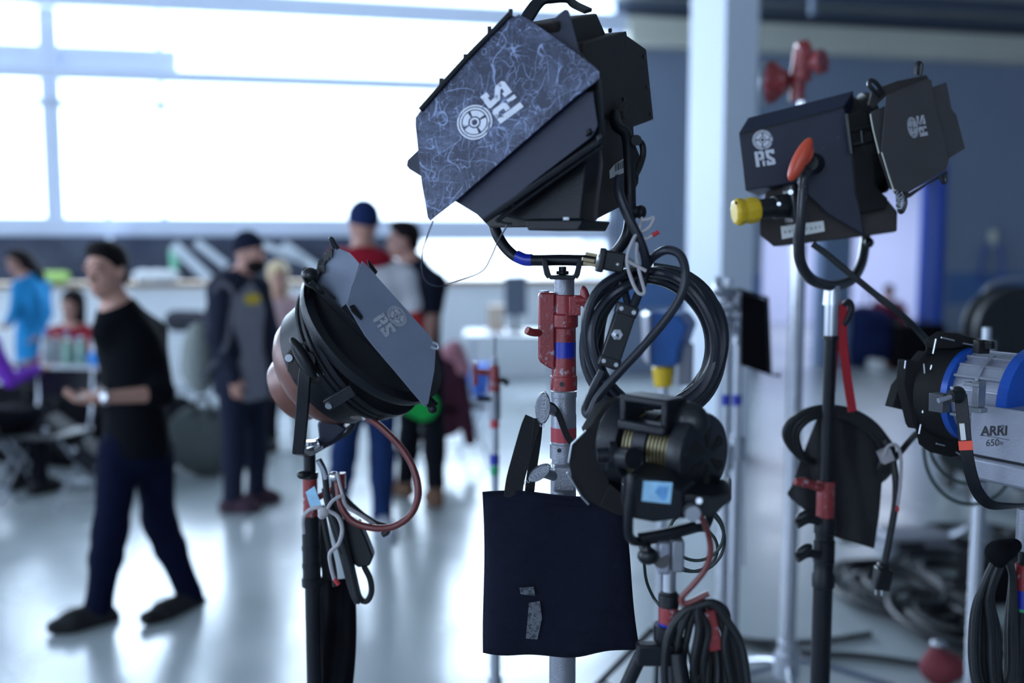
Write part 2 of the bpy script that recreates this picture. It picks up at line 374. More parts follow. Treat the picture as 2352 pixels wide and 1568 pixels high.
for k in range(5): b.box((-6.5+1.5*k, -5, 2.75), (.09, .1, 3.1))
w4 = struct('window_4', b, FRAMEW); struct('pane', MB().box((-3.5, -5.05, 2.75), (6, .01, 3.1)), GLASS, 0, w4)  # unseen rear window, added to let the fill light in
# corridor beyond the opening
b = MB(); b.box((6.5, 21.5, 2), (10, .2, 4)); b.box((1.6, 17.6, 2), (.2, 8, 4)); b.box((11.4, 18.5, 2), (.2, 7, 4)); struct('wall_corridor', b, LAV)
struct('ceiling_corridor', MB().box((6.5, 18.3, 3.6), (10, 8-1.2, .1)), CEIL)
# column between the stands and the wall
C0 = P(1657, 560, 7.6); a1 = math.radians(35); s_ = .37
c1 = V((C0.x, C0.y, 0)); e1 = V((math.cos(a1), math.sin(a1), 0))*s_; e2 = V((-math.sin(a1), math.cos(a1), 0))*s_
struct('trim_7', MB().prism([c1, c1+e1, c1+e1+e2, c1+e2], (0, 0, CZ)), COLP, .008)
# ceiling beams, ducts and pipes (hall right)
b = MB()
for yy in (6.2, 9.0): b.box((5.2, yy, CZ-.08), (9, .22, .16))
struct('trim_8', b, CEIL, .01)
def ceiling_pipe(pts, r, lab, mt=DARKD):
    return solo('ceiling_pipe', MB().tube(pts, r, 10, 4), mt, lab, 'pipe')
ceiling_pipe([V((2.6, 9.6, 4.62)), V((4.2, 9.4, 4.62)), V((4.9, 8.4, 4.62)), V((5.6, 6.6, 4.62))], .05, 'dark pipe bending across the ceiling above the right wall')
ceiling_pipe([V((1.6, 11.6, 4.55)), V((4.6, 12.2, 4.55)), V((8.4, 13.0, 4.55))], .08, 'thick dark pipe running along the top of the cream beam')
hx = P(1865, 40, 10.5)
ceiling_pipe([V((hx.x, hx.y, CZ)), V((hx.x, hx.y, 4.3)), V((hx.x, hx.y, 4.02))], .03, 'short vertical hanger pipe dropping from the ceiling', WALLB)
# outside and window furniture: dark tarpaulin over the lower panes with pale boards leaning on it
def drape(x0, x1, z0, z1, off, amp, nx=60, nz=10):
    mb = MB(); R = []
    for j in range(nz+1):
        row = []
        for i in range(nx+1):
            x = x0+(x1-x0)*i/nx; z = z0+(z1-z0)*j/nz
            row.append(V((x, WY+WK*x, z))+WN*(off+amp*(math.sin(i*1.7+j*.35)+.6*math.sin(i*.71-j*.5))))
        R.append(row)
    vs = [p for r in R for p in r]; n = nx+1
    fs = [(j*n+i, j*n+i+1, (j+1)*n+i+1, (j+1)*n+i) for j in range(nz) for i in range(nx)]
    k = len(vs); vs += [p+WN*-.02 for p in vs]; fs += [tuple(reversed([q+k for q in f])) for f in fs]
    return mb.add(vs, fs)
TARP = mat('dark blue grey tarpaulin', (.035, .042, .075), .55, 0, .4, 5, .2, 30)
solo('tarpaulin', drape(XL+.1, WX(905), 1.25, 1.77, .06, .018), TARP, 'long dark tarpaulin hung across the bottom of the window wall', 'tarpaulin', origin=V((-4, 11.5, 1.25)))
def board(u0, v0, u1, v1, w, lab, mt):
    a = HIT(u0, v0, V((0, WY-.2, 0)), WN); c = HIT(u1, v1, V((0, WY-.2, 0)), WN); d = (c-a).normalized(); s = d.cross(WN).normalized()
    mb = MB(); mb.prism([a-s*w/2, a+s*w/2, c+s*w/2, c-s*w/2], WN*.03)
    return solo('leaning_board', mb, mt, lab, 'board', 'boards leaning across the tarpaulin')
BOARD = mat('white painted board', (.62, .66, .70), .5, 0, .1, 5)
for i, (q, lab) in enumerate((((398, 562, 480, 640, .12), 'pale board leaning on the tarpaulin, nearest the walking man'), ((450, 556, 520, 610, .09), 'pale board leaning behind the bearded man with the beanie'),
      ((590, 556, 700, 600, .08), 'pale board leaning between the bearded man and the copper lamp'), ((650, 560, 760, 640, .10), 'long pale board leaning behind the copper lamp barn door'))):
    board(*q, lab, BOARD)
# ================================================================== CLAY: bodies as one smooth-blended surface (surface nets)
def sdf_mesh(prims, h, k=0.02, cuts=()):
    """prims: ('c',a,b,ra,rb[,dir,flat]) tapered limb, ('e',c,(rx,ry,rz),X,Y,Z[,k]) ellipsoid, leading '-' subtracts"""
    bb = []
    for p in prims:
        if p[0][-1] == 'c':
            r = max(p[3], p[4]); lo = np.minimum(p[1], p[2])-r; hi = np.maximum(p[1], p[2])+r
        else:
            r = max(p[2]); lo = np.array(p[1])-r; hi = np.array(p[1])+r
        bb.append((lo, hi))
    lo = np.min([x[0] for x, p in zip(bb, prims) if p[0][0] != '-'], 0)-3*h; hi = np.max([x[1] for x, p in zip(bb, prims) if p[0][0] != '-'], 0)+3*h
    n = np.ceil((hi-lo)/h).astype(int)+1
    Fd = np.full(n, 0.5, np.float32)
    for p, (l, u_) in zip(prims, bb):
        pad = 2.2*max(k, .02)+2*h
        i0 = np.clip(np.floor((l-pad-lo)/h).astype(int), 0, n-1); i1 = np.clip(np.ceil((u_+pad-lo)/h).astype(int)+1, 1, n)
        X, Y, Z = np.meshgrid(*[lo[a]+h*np.arange(i0[a], i1[a]) for a in range(3)], indexing='ij')
        kk = k
        if p[0][-1] == 'c':
            a = np.array(p[1]); b_ = np.array(p[2]); ba = b_-a; L2 = max(float(ba@ba), 1e-9)
            t = np.clip(((X-a[0])*ba[0]+(Y-a[1])*ba[1]+(Z-a[2])*ba[2])/L2, 0, 1)
            dx = X-a[0]-ba[0]*t; dy = Y-a[1]-ba[1]*t; dz = Z-a[2]-ba[2]*t
            if len(p) > 5 and p[5] is not None:
                f = np.array(p[5]); c = (dx*f[0]+dy*f[1]+dz*f[2])*(p[6]-1); dx += c*f[0]; dy += c*f[1]; dz += c*f[2]
            if len(p) > 7: kk = p[7]
            d = np.sqrt(dx*dx+dy*dy+dz*dz)-(p[3]+(p[4]-p[3])*t)
        else:
            c = p[1]; A = p[3:6]; dx, dy, dz = X-c[0], Y-c[1], Z-c[2]
            q = [(dx*A[i][0]+dy*A[i][1]+dz*A[i][2])/p[2][i] for i in range(3)]
            if len(p) > 6: kk = p[6]
            qq = np.sqrt(q[0]**2+q[1]**2+q[2]**2); g = np.sqrt(sum((q[i]/p[2][i])**2 for i in range(3)))+1e-6
            d = qq*(qq-1)/g
        sl = tuple(slice(i0[a], i1[a]) for a in range(3)); o = Fd[sl]
        if p[0][0] == '-':
            d = -d; hh = np.clip(.5-.5*(o-d)/kk, 0, 1); Fd[sl] = o*(1-hh)+d*hh+kk*hh*(1-hh)
        else:
            hh = np.clip(.5+.5*(o-d)/kk, 0, 1); Fd[sl] = o*(1-hh)+d*hh-kk*hh*(1-hh)
    for c0, nn in cuts:      # keep the side the normal points away from
        X, Y, Z = np.meshgrid(*[lo[a]+h*np.arange(n[a]) for a in range(3)], indexing='ij')
        Fd = np.maximum(Fd, (X-c0[0])*nn[0]+(Y-c0[1])*nn[1]+(Z-c0[2])*nn[2])
    S = Fd < 0; nx, ny, nz = n
    acc = np.zeros((nx-1, ny-1, nz-1, 3), np.float32); cnt = np.zeros((nx-1, ny-1, nz-1), np.float32)
    off = [(0, 0), (0, 1), (1, 0), (1, 1)]
    for ax in range(3):
        o1, o2 = [a for a in range(3) if a != ax]
        for q1, q2 in off:
            s0 = [None]*3; s1 = [None]*3
            s0[ax] = slice(0, n[ax]-1); s1[ax] = slice(1, n[ax])
            for o, q in ((o1, q1), (o2, q2)): s0[o] = s1[o] = slice(q, n[o]-1+q)
            f0 = Fd[tuple(s0)]; f1 = Fd[tuple(s1)]; msk = (f0 < 0) != (f1 < 0)
            t = np.where(msk, f0/np.where(msk, f0-f1, 1), 0)
            acc[..., ax] += t*msk; acc[..., o1] += q1*msk; acc[..., o2] += q2*msk; cnt += msk
    idx = np.where(cnt > 0); vid = np.full(cnt.shape, -1, np.int64); vid[idx] = np.arange(len(idx[0]))
    vs = lo+h*(np.stack(idx, 1)+acc[idx]/cnt[idx][:, None])
    fs = []
    for ax in range(3):
        o1, o2 = (ax+1) % 3, (ax+2) % 3
        s0 = [slice(1, m_-1) for m_ in n]; s1 = [slice(1, m_-1) for m_ in n]
        s0[ax] = slice(0, n[ax]-1); s1[ax] = slice(1, n[ax])
        a = S[tuple(s0)]; b_ = S[tuple(s1)]
        for flip, mk in ((0, a & ~b_), (1, ~a & b_)):
            w = np.where(mk); i = [w[0]+1, w[1]+1, w[2]+1]; i[ax] = w[ax]
            def g(d1, d2):
                j = list(i); j[o1] = j[o1]+d1; j[o2] = j[o2]+d2; return vid[tuple(j)]
            q = np.stack([g(-1, -1), g(0, -1), g(0, 0), g(-1, 0)], 1)
            fs.append(q if not flip else q[:, ::-1])
    return vs, np.concatenate(fs)
def clay(name, prims, mt, h, k=.02, cuts=(), parent=None, smooth=True):
    prims = [tuple((np.array(x, dtype=float) if isinstance(x, Vector) else x) for x in p) for p in prims]
    vs, fs = sdf_mesh(prims, h, k, [(np.array(c), np.array(n_)) for c, n_ in cuts])
    r = parent
    while r is not None and r.parent: r = r.parent
    offv = np.array(r.location) if r is not None else np.zeros(3)
    me = bpy.data.meshes.new(name); me.from_pydata((vs-offv).tolist(), [], fs.tolist()); me.update()
    bm = bmesh.new(); bm.from_mesh(me)
    for _ in range(2): bmesh.ops.smooth_vert(bm, verts=bm.verts, factor=.4, use_axis_x=True, use_axis_y=True, use_axis_z=True)
    bmesh.ops.recalc_face_normals(bm, faces=bm.faces); bm.to_mesh(me); bm.free()
    me.shade_smooth(); me.materials.append(mt)
    o = bpy.data.objects.new(name, me); SC.collection.objects.link(o)
    if parent is not None: o.parent = parent
    return o
def frame(face):
    f = V(face).normalized(); up = V((0, 0, 1)); r = f.cross(up).normalized(); u = r.cross(f).normalized(); return r, f, u
def head_prims(c, face, s=1.0):
    """head centred at c (eye line), s=1 -> 0.235 m tall; returns prims"""
    r, f, u = frame(face); e = lambda a, b, z: c+r*(a*s)+f*(b*s)+u*(z*s)
    A = (r, f, u)
    return [('e', e(0, -.012, .028), (.074*s, .094*s, .092*s), *A, .02),
            ('e', e(0, .022, -.045), (.056*s, .062*s, .070*s), *A, .03),
            ('e', e(0, .052, -.090), (.026*s, .024*s, .022*s), *A, .02),
            ('c', e(0, .080, .005), e(0, .102, -.030), .009*s, .014*s, None, 1, .010),
            ('e', e(0, .088, -.037), (.017*s, .012*s, .010*s), *A, .008),
            ('-e', e(.032, .098, .008), (.019*s, .016*s, .012*s), *A, .012), ('-e', e(-.032, .098, .008), (.019*s, .016*s, .012*s), *A, .012),
            ('e', e(.032, .078, .004), (.013*s, .012*s, .010*s), *A, .004), ('e', e(-.032, .078, .004), (.013*s, .012*s, .010*s), *A, .004),
            ('c', e(-.042, .082, .026), e(.042, .082, .026), .010*s, .010*s, None, 1, .015),
            ('e', e(0, .082, -.064), (.024*s, .012*s, .007*s), *A, .006), ('e', e(0, .080, -.074), (.020*s, .012*s, .007*s), *A, .006),
            ('e', e(.076, -.008, -.005), (.009*s, .020*s, .030*s), *A, .008), ('e', e(-.076, -.008, -.005), (.009*s, .020*s, .030*s), *A, .008)]
def hand_prims(wr, dirv, palmn, thumb, s=1.0, curl=.6):
    """wrist, hand direction, palm normal, side the thumb leaves from"""
    d = V(dirv).normalized(); pn = V(palmn); pn = (pn-d*pn.dot(d)).normalized(); sd = d.cross(pn).normalized()
    if sd.dot(V(thumb)) < 0: sd = -sd
    P_ = [('e', wr+d*(.045*s), (.050*s, .040*s, .017*s), d, sd, pn, .012), ('c', wr, wr+d*(.03*s), .025*s, .025*s, pn, 1.4, .02)]
    for i, (o, L) in enumerate(((.030, .074), (.010, .082), (-.010, .076), (-.029, .060))):
        b0 = wr+d*(.080*s)+sd*(o*s); c = curl*(1+.12*i)
        d1 = (d*math.cos(c*.5)+pn*math.sin(c*.5)+sd*(o*1.5)).normalized(); d2 = (d*math.cos(c*1.4)+pn*math.sin(c*1.4)).normalized()
        m1 = b0+d1*(L*.5*s); P_ += [('c', b0, m1, .0095*s, .0088*s, None, 1, .005), ('c', m1, m1+d2*(L*.5*s), .0088*s, .0075*s, None, 1, .005)]
    t0 = wr+d*(.022*s)+sd*(.028*s); t1 = t0+(d*.6+sd*.75+pn*.3).normalized()*(.038*s); t2 = t1+(d*.9+sd*.3+pn*.35).normalized()*(.030*s)
    return P_+[('c', t0, t1, .013*s, .011*s, None, 1, .008), ('c', t1, t2, .011*s, .009*s, None, 1, .006)]
def shoe_prims(ank, toe, s=1.0, heel=.04):
    """ank = ankle joint, toe = tip of the shoe at the sole"""
    d = V((toe.x-ank.x, toe.y-ank.y, 0)).normalized(); z0 = toe.z
    hl = V((ank.x, ank.y, min(ank.z-.05, z0+.05 if heel < .1 else z0+heel)))-d*.045
    tp = V((toe.x, toe.y, z0+.03))-d*.03; ball = hl.lerp(tp, .68)
    return [('c', hl, ball, .038*s, .044*s, None, 1, .03), ('c', ball, tp, .042*s, .028*s, None, 1, .03), ('c', ank, ball+V((0, 0, .015)), .042*s, .034*s, None, 1, .04), ('c', ank, hl, .042*s, .036*s, None, 1, .03)]
def human(label, J, face, hface=None, h=.011, skin=None, s=1.0, shirt=None, pants=None, shoes=None, hair=None, hat=None, sleeve='long', hem=.12, curl=.6, thick=1.0, beard=None, palms=None, seated=False, extra=None):
    skin = skin or SKIN
    lowest = min((J[k] for k in J), key=lambda p: p.z)
    root = thing('person', label, 'person', (J['pelvis'].x, J['pelvis'].y, max(0.0, lowest.z) if not seated else J['pelvis'].z-.12))
    r, f, u = frame(face); hf = hface or face
    ch, pv, nk = J['chest'], J['pelvis'], J['neck']
    T = thick
    body = head_prims(J['head'], hf, s)
    body += [('c', J['head']-V((0, 0, .05))-V(hf).normalized()*.015, nk-f*.01, .052*s, .058*s, None, 1, .03)]
    torso = [('c', nk-u*.05, ch, .105*s*T, .155*s*T, f, 1.45, .05), ('c', ch, pv+u*.10, .150*s*T, .130*s*T, f, 1.3, .05), ('c', pv+u*.10, pv, .130*s*T, .150*s*T, f, 1.3, .05),
             ('c', nk-u*.01, J['shL']-u*.02, .055*s, .058*s, None, 1, .05), ('c', nk-u*.01, J['shR']-u*.02, .055*s, .058*s, None, 1, .05)]
    arms_up = []; arms_lo = []; legs = []; hands = []
    for S_ in 'LR':
        if 'el'+S_ in J:
            arms_up.append(('c', J['sh'+S_]-u*.02, J['el'+S_], .052*s*T, .040*s, None, 1, .03))
            arms_lo.append(('c', J['el'+S_], J['wr'+S_], .039*s, .026*s, None, 1, .02))
            if 'ha'+S_ in J:
                pn, th = (palms or {}).get(S_, (V((0, 0, 1)), f))
                hands += hand_prims(J['wr'+S_], J['ha'+S_]-J['wr'+S_], pn, th, s, curl)
        hp = 'hip'+S_
        legs += [('c', J[hp], J['knee'+S_], .079*s*T, .052*s, None, 1, .035), ('c', J['knee'+S_], J['knee'+S_].lerp(J['ank'+S_], .35), .053*s, .054*s, None, 1, .03), ('c', J['knee'+S_].lerp(J['ank'+S_], .35), J['ank'+S_], .054*s, .036*s, None, 1, .03)]
    feet = sum([shoe_prims(J['ank'+S_], J['toe'+S_], .8*s, J.get('heel'+S_, .04)) for S_ in 'LR'], [])
    bo = clay('body', body+torso+arms_up+arms_lo+hands+legs+feet, skin, h, .03, parent=root)
    grow = lambda ps, g: [(p[0], p[1], p[2], p[3]+g, p[4]+g)+tuple(p[5:]) for p in ps]
    if shirt:
        sh = grow(torso, .014)+grow(arms_up, .012)
        if sleeve == 'long': sh += grow(arms_lo, .012)
        if sleeve == 'push':
            for p in arms_lo:
                sh.append(('c', p[1], p[1].lerp(p[2], .16), p[3]+.016, p[3]+.012, None, 1, .02))
        if sleeve == 'short': sh = grow(torso, .014)+[('c', p[1], p[1].lerp(p[2], .55), p[3]+.020, p[4]+.026, None, 1, .03) for p in arms_up]
        sh.append(('c', pv+u*.06, pv-u*hem, .150*s*T, .165*s*T, f, 1.25, .05))
        clay('shirt' if not isinstance(shirt, tuple) else shirt[1], sh, shirt if not isinstance(shirt, tuple) else shirt[0], h, .03, cuts=[(nk+u*.035, u*.9+f*.4), (pv-u*hem, -u)], parent=root)
    if pants:
        pa = grow(legs, .016)+[('c', pv+u*.07, pv-u*.02, .135*s*T, .150*s*T, f, 1.25, .05)]
        for S_ in 'LR':
            an = J['ank'+S_]; kn = J['knee'+S_]; sh_ = (kn-an).normalized()
            pa += [('c', an+sh_*.10, an+sh_*.02, .052*s, .060*s, None, 1, .02), ('c', an+sh_*.015, an-sh_*.01, .060*s, .058*s, None, 1, .01), ('c', kn+sh_*.03, kn-sh_*.04, .066*s, .070*s, None, 1, .03)]
        clay('trousers', pa, pants, h, .03, parent=root)
    if shoes:
        for S_ in 'LR':
            so = clay('shoe', shoe_prims(J['ank'+S_]-V((0, 0, .01)), J['toe'+S_], 1.15*s, J.get('heel'+S_, .04)), shoes, min(h, .009), .02, parent=root)
    hr_, hf_, hu = frame(hf); c = J['head']; e = lambda a, b, z: c+hr_*(a*s)+hf_*(b*s)+hu*(z*s); A = (hr_, hf_, hu)
    if hair and not hat:
        clay('hair', [('e', e(0, -.020, .040), (.082*s, .098*s, .092*s), *A), ('e', e(0, .030, .095), (.062*s, .055*s, .035*s), *A, .02), ('e', e(0, -.06, -.02), (.068*s, .05*s, .06*s), *A)], hair, min(h, .009), .02,
             cuts=[(e(0, .058, .050), hf_*.70-hu*.68), (e(0, -.02, -.065), -hu)], parent=root)
    if hair == 'long': pass
    if hat:
        clay('beanie', [('e', e(0, -.018, .050), (.086*s, .104*s, .100*s), *A)], hat, min(h, .009), .02, cuts=[(e(0, .0, .022), hf_*.25-hu)], parent=root)
    if beard:
        clay('beard', [('e', e(0, .030, -.066), (.064*s, .070*s, .062*s), *A)], beard, min(h, .009), .02, cuts=[(e(0, .05, -.035), hu), (e(0, -.005, -.05), -hf_)], parent=root)
    for a in (-.032, .032):
        MB().ell(e(a, .0905, .004), (.007*s, .003*s, .005*s), A, 8, 6).build('iris', INK, root)
        MB().tube([e(a-.018, .090, .022), e(a, .0965, .028), e(a+.018, .090, .023)], .0035*s, 6, 3).build('eyebrow', hair if hair and hair != BLOND else HAIR, root)
    return root, bo
def jp(u, v, Y): return P(u, v, Y)

# ------------------------------------------------------------------ the walking man
Y0 = 4.32
J = dict(head=P(243, 622, Y0), neck=P(272, 712, Y0+.04), chest=P(300, 800, Y0+.06), pelvis=P(314, 1010, Y0+.02),
         shR=P(252, 752, Y0-.02), shL=P(345, 756, Y0+.14), elL=P(372, 903, Y0-.06), wrL=P(238, 913, Y0-.26), haL=P(160, 925, Y0-.34),
         elR=P(262, 900, Y0+.30), wrR=P(212, 914, Y0-.02), haR=P(150, 916, Y0-.16),
         hipR=P(276, 1035, Y0-.04), hipL=P(350, 1035, Y0+.08), kneeR=P(254, 1215, Y0-.12), kneeL=P(366, 1196, Y0+.12),
         ankR=P(226, 1395, Y0-.02), ankL=P(437, 1368, Y0+.20), toeR=FL(108, 1462), toeL=FL(325, 1442, .0))
J['toeR'].z = .005; J['toeL'].z = .005
walker, wb = human('man in black pushed-up sleeves and dark jeans walking across the floor, face to camera', J, (-.72, -.69, 0), (-.28, -.95, -.03), .0075, SKIN, 1.0,
      shirt=(TEE, 'sweater'), pants=JEAN, shoes=SHOE, hair=HAIR, sleeve='push', hem=.06, curl=.5, palms={'L': (V((0, -.2, 1)), V((-.2, 1, .2))), 'R': (V((0, 0, 1)), V((0, -1, 0)))})
MB().tube([P(236, 898, Y0-.25)+V((0, 0, 0)), ] and [J['wrL']+ (V((0, math.cos(a), math.sin(a))))*.029+V((.012, 0, 0)) for a in [k*math.pi/5 for k in range(10)]], .006, 8, 3, closed=True).build('watch_strap', STEEL, walker)
MB().cyl(J['wrL']+V((.012, -.028, .006)), J['wrL']+V((.012, -.036, .008)), .017, n=16).build('watch', CHROME, walker)
for S_, (du, dv) in (('R', (20, -42)), ('L', (42, -36))):
    t = J['toe'+S_]; an = J['ank'+S_]; q = an.lerp(t, .35)+V((0, 0, .035))
    MB().tube([q, q+V((-.03, -.02, .02)), q+V((-.07, -.03, .012)), q+V((-.09, -.02, -.004))], .0022, 6, 6).tube([q, q+V((-.02, -.05, .015)), q+V((-.05, -.06, .0)), q+V((-.03, -.03, -.0))], .0022, 6, 6).build('shoelace', WEB, walker)

# ------------------------------------------------------------------ the bearded man with beanie, facing right
Y0 = 6.3
J = dict(head=P(575, 583, Y0), neck=P(548, 640, Y0), chest=P(550, 715, Y0), pelvis=P(560, 880, Y0), shR=P(507, 660, Y0-.13), shL=P(590, 655, Y0+.15),
         elR=P(500, 775, Y0-.20), wrR=P(537, 868, Y0-.20), haR=P(545, 915, Y0-.20), elL=P(622, 770, Y0+.18), wrL=P(634, 865, Y0+.16), haL=P(636, 905, Y0+.16),
         hipR=P(535, 900, Y0-.09), hipL=P(582, 900, Y0+.09), kneeR=P(537, 1030, Y0-.11), kneeL=P(590, 1020, Y0+.10), ankR=P(535, 1142, Y0-.16), ankL=P(590, 1125, Y0+.04),
         toeR=FL(603, 1176), toeL=FL(648, 1152))
COAT = cloth('navy charcoal coat cloth', (.020, .023, .040)); GTEE = cloth('grey melange jersey', (.20, .21, .25))
bearded, _ = human('bearded man in navy coat and dark beanie standing side-on, facing right', J, (.86, -.5, 0), (.93, -.36, 0), .012, SKIN, 1.0, shirt=(GTEE, 't_shirt'), pants=cloth('charcoal trousers', (.016, .019, .036)),
      shoes=cloth('plum brown suede', (.060, .036, .050)), hair=HAIR, hat=cloth('navy black knit', (.010, .013, .028)), beard=HAIR, hem=.10, palms={'R': (V((.3, 1, 0)), V((.9, .2, 0))), 'L': (V((-.3, -1, 0)), V((.9, 0, 0)))})
rr, ff, uu = frame((.86, -.5, 0)); g = .040
ch, pv, nk = J['chest'], J['pelvis'], J['neck']
coat = [('c', nk-uu*.05-ff*.03, ch-ff*.03, .12+g*.5, .165+g*.6, ff, 1.45, .05), ('c', ch-ff*.03, pv-uu*.05-ff*.03, .165+g*.6, .175+g*.4, ff, 1.35, .05),
        ('c', nk-uu*.02, J['shL']-uu*.02, .075, .085, None, 1, .05), ('c', nk-uu*.02, J['shR']-uu*.02, .075, .085, None, 1, .05)]
for S_ in 'LR': coat += [('c', J['sh'+S_]-uu*.02, J['el'+S_], .082, .066, None, 1, .03), ('c', J['el'+S_], J['wr'+S_], .064, .048, None, 1, .03)]
coat += [('-c', ch+ff*.22+uu*.16, pv+ff*.25-uu*.2, .06, .075, rr, .9, .02)]
clay('coat', coat, COAT, .013, .03, cuts=[(nk+uu*.06, uu), (pv-uu*.07, -uu)], parent=bearded)
hc = J['neck']; clay('hood', [('e', hc-ff*.07-uu*.01, (.12, .08, .07), rr, ff, uu)], COAT, .012, .02, parent=bearded)
pr = ch+ff*.118+uu*.10
MB().ell(pr-uu*.02, (.07, .014, .035), (rr, ff, uu)).build('chest_print', mat('yellow print', (.62, .46, .03), .8, 0, .2, 30), bearded)
# backpack hanging from his shoulder
bk = P(458, 815, Y0-.02)
pk = thing('backpack', 'grey green backpack on the back of the bearded man', 'backpack', (bk.x, bk.y, bk.z-.22))
clay('bag_body', [('e', bk-uu*.02, (.12, .10, .23), rr, ff, uu, .05), ('e', bk-ff*.06-uu*.08, (.09, .06, .11), rr, ff, uu, .03)], cloth('grey green nylon', (.24, .26, .25)), .013, .03, parent=pk)
MB().ribbon([bk+uu*.2+ff*.04, P(500, 655, Y0-.26), P(535, 672, Y0-.30), P(530, 730, Y0-.30), P(515, 800, Y0-.27), bk-uu*.15+ff*.05-rr*-.05], .030, .01, V((.2, -1, 0))).build('shoulder_strap', cloth('pale grey webbing', (.09, .09, .11)), pk)

# ------------------------------------------------------------------ man in white and red jacket, seen from behind
Y0 = 5.8
J = dict(head=P(833, 520, Y0), neck=P(835, 590, Y0), chest=P(850, 660, Y0), pelvis=P(838, 860, Y0), shL=P(775, 618, Y0+.06), shR=P(925, 632, Y0+.02),
         elL=P(735, 740, Y0+.08), wrL=P(745, 840, Y0-.10), haL=P(755, 885, Y0-.16), elR=P(952, 745, Y0+.04), wrR=P(945, 840, Y0-.06), haR=P(942, 885, Y0-.1),
         hipL=P(808, 890, Y0), hipR=P(872, 890, Y0), kneeL=P(790, 1040, Y0-.06), kneeR=P(878, 1045, Y0-.02), ankL=P(775, 1175, Y0+.10), ankR=P(878, 1190, Y0), toeL=FL(760, 1205), toeR=FL(905, 1240))
J['toeL'].z = J['toeR'].z = .005
WJ = cloth('off white jacket shell', (.60, .58, .62)); RJ = cloth('deep red hood fleece', (.26, .012, .025)); RS = cloth('red sleeve cloth', (.40, .03, .03))
redwhite, _ = human('tall man in white jacket with red hood and navy beanie, back turned', J, (-.15, 1, 0), (-.5, .86, 0), .012, SKIN, 1.05, shirt=(RS, 'sweater'), pants=JEANL, shoes=cloth('grey trainer', (.3, .31, .36)), hair=HAIR,
      hat=cloth('navy knit', (.012, .022, .075)), hem=-.02, thick=1.1)
rr, ff, uu = frame((-.15, 1, 0)); ch, pv, nk = J['chest'], J['pelvis'], J['neck']
clay('jacket', [('c', nk-uu*.06, ch, .135, .195, ff, 1.4, .05), ('c', ch, pv-uu*.06, .195, .19, ff, 1.35, .05), ('c', nk-uu*.03, J['shL']-uu*.02, .07, .08, None, 1, .05), ('c', nk-uu*.03, J['shR']-uu*.02, .07, .08, None, 1, .05),
     ('c', J['shR']-uu*.02, J['shR'].lerp(J['elR'], .6), .076, .072, None, 1, .03), ('c', J['shL']-uu*.02, J['shL'].lerp(J['elL'], .6), .076, .072, None, 1, .03)], WJ, .013, .03, cuts=[(nk+uu*.02, uu), (pv-uu*.09, -uu)], parent=redwhite)
clay('hood', [('e', nk-ff*.07-uu*.01, (.165, .085, .075), rr, ff, uu), ('c', nk+rr*-.15, nk+rr*.17-uu*.06, .06, .05, None, 1, .03)], RJ, .012, .03, parent=redwhite)

# ------------------------------------------------------------------ man in black t-shirt
Y0 = 6.35
J = dict(head=P(925, 552, Y0), neck=P(948, 605, Y0), chest=P(965, 680, Y0), pelvis=P(968, 860, Y0), shL=P(1000, 645, Y0-.1), shR=P(920, 640, Y0+.12),
         elL=P(992, 745, Y0-.14), wrL=P(985, 825, Y0-.22), haL=P(972, 880, Y0-.24), elR=P(915, 740, Y0+.1), wrR=P(925, 830, Y0-.08), haR=P(930, 880, Y0-.1),
         hipL=P(985, 880, Y0-.05), hipR=P(945, 880, Y0+.06), kneeL=P(997, 1005, Y0-.1), kneeR=P(940, 1005, Y0), ankL=P(1000, 1112, Y0-.1), ankR=P(932, 1100, Y0+.15), toeL=FL(985, 1148), toeR=FL(905, 1128))
J['toeL'].z = J['toeR'].z = .005
blacktee, _ = human('man in black t-shirt with bare forearms standing behind the red and white jacket', J, (-.75, -.6, 0), (-.95, -.2, 0), .012, SKIND, 1.0, shirt=(cloth('black blue jersey', (.010, .012, .022)), 't_shirt'), pants=cloth('black trousers', (.008, .009, .013)),
      shoes=cloth('tan leather shoe', (.16, .09, .06)), hair=HAIR, sleeve='short', hem=.08)
gc = P(958, 925, 6.05)
gcl = thing('green_cloth', 'bright green folded cloth held at the hip of the man in black', 'cloth', (gc.x, gc.y, gc.z-.12))
clay('cloth_folds', [('e', gc, (.13, .04, .085), V((1, 0, 0)), V((0, 1, 0)), V((0, 0, 1)), .03), ('e', gc+V((.04, -.02, -.03)), (.09, .04, .08), V((1, 0, 0)), V((0, 1, 0)), V((0, 0, 1)), .03)], cloth('bright green cloth', (.02, .42, .08)), .012, .03, parent=gcl)

# ------------------------------------------------------------------ people at the tables, far left
BLUEJ = cloth('bright blue jacket', (.02, .20, .44))
Y0 = 9.0
J = dict(head=P(40, 603, Y0), neck=P(62, 640, Y0), chest=P(70, 690, Y0), pelvis=P(75, 795, Y0), shL=P(98, 655, Y0+.1), shR=P(45, 655, Y0-.1), elR=P(35, 715, Y0-.2), wrR=P(18, 745, Y0-.32), haR=P(5, 755, Y0-.4),
         elL=P(108, 720, Y0+.05), wrL=P(90, 770, Y0-.15), haL=P(72, 785, Y0-.2), hipL=P(88, 805, Y0), hipR=P(64, 805, Y0), kneeL=P(90, 890, Y0), kneeR=P(62, 890, Y0), ankL=P(92, 965, Y0+.05), ankR=P(62, 965, Y0+.05), toeL=V((0, 0, 0)), toeR=V((0, 0, 0)))
for k in 'LR': a = J['ank'+k]; a.z = .08; J['toe'+k] = V((a.x-.2, a.y-.05, .01))
wblue, _ = human('woman in bright blue jacket with dark hair standing behind the bottle table', J, (-.8, -.5, 0), (-.6, -.75, -.2), .014, SKIND, .95, shirt=(BLUEJ, 'jacket'), pants=cloth('black leggings', (.01, .01, .015)), shoes=SHOE, hair=HAIR, hem=.16, thick=1.15)
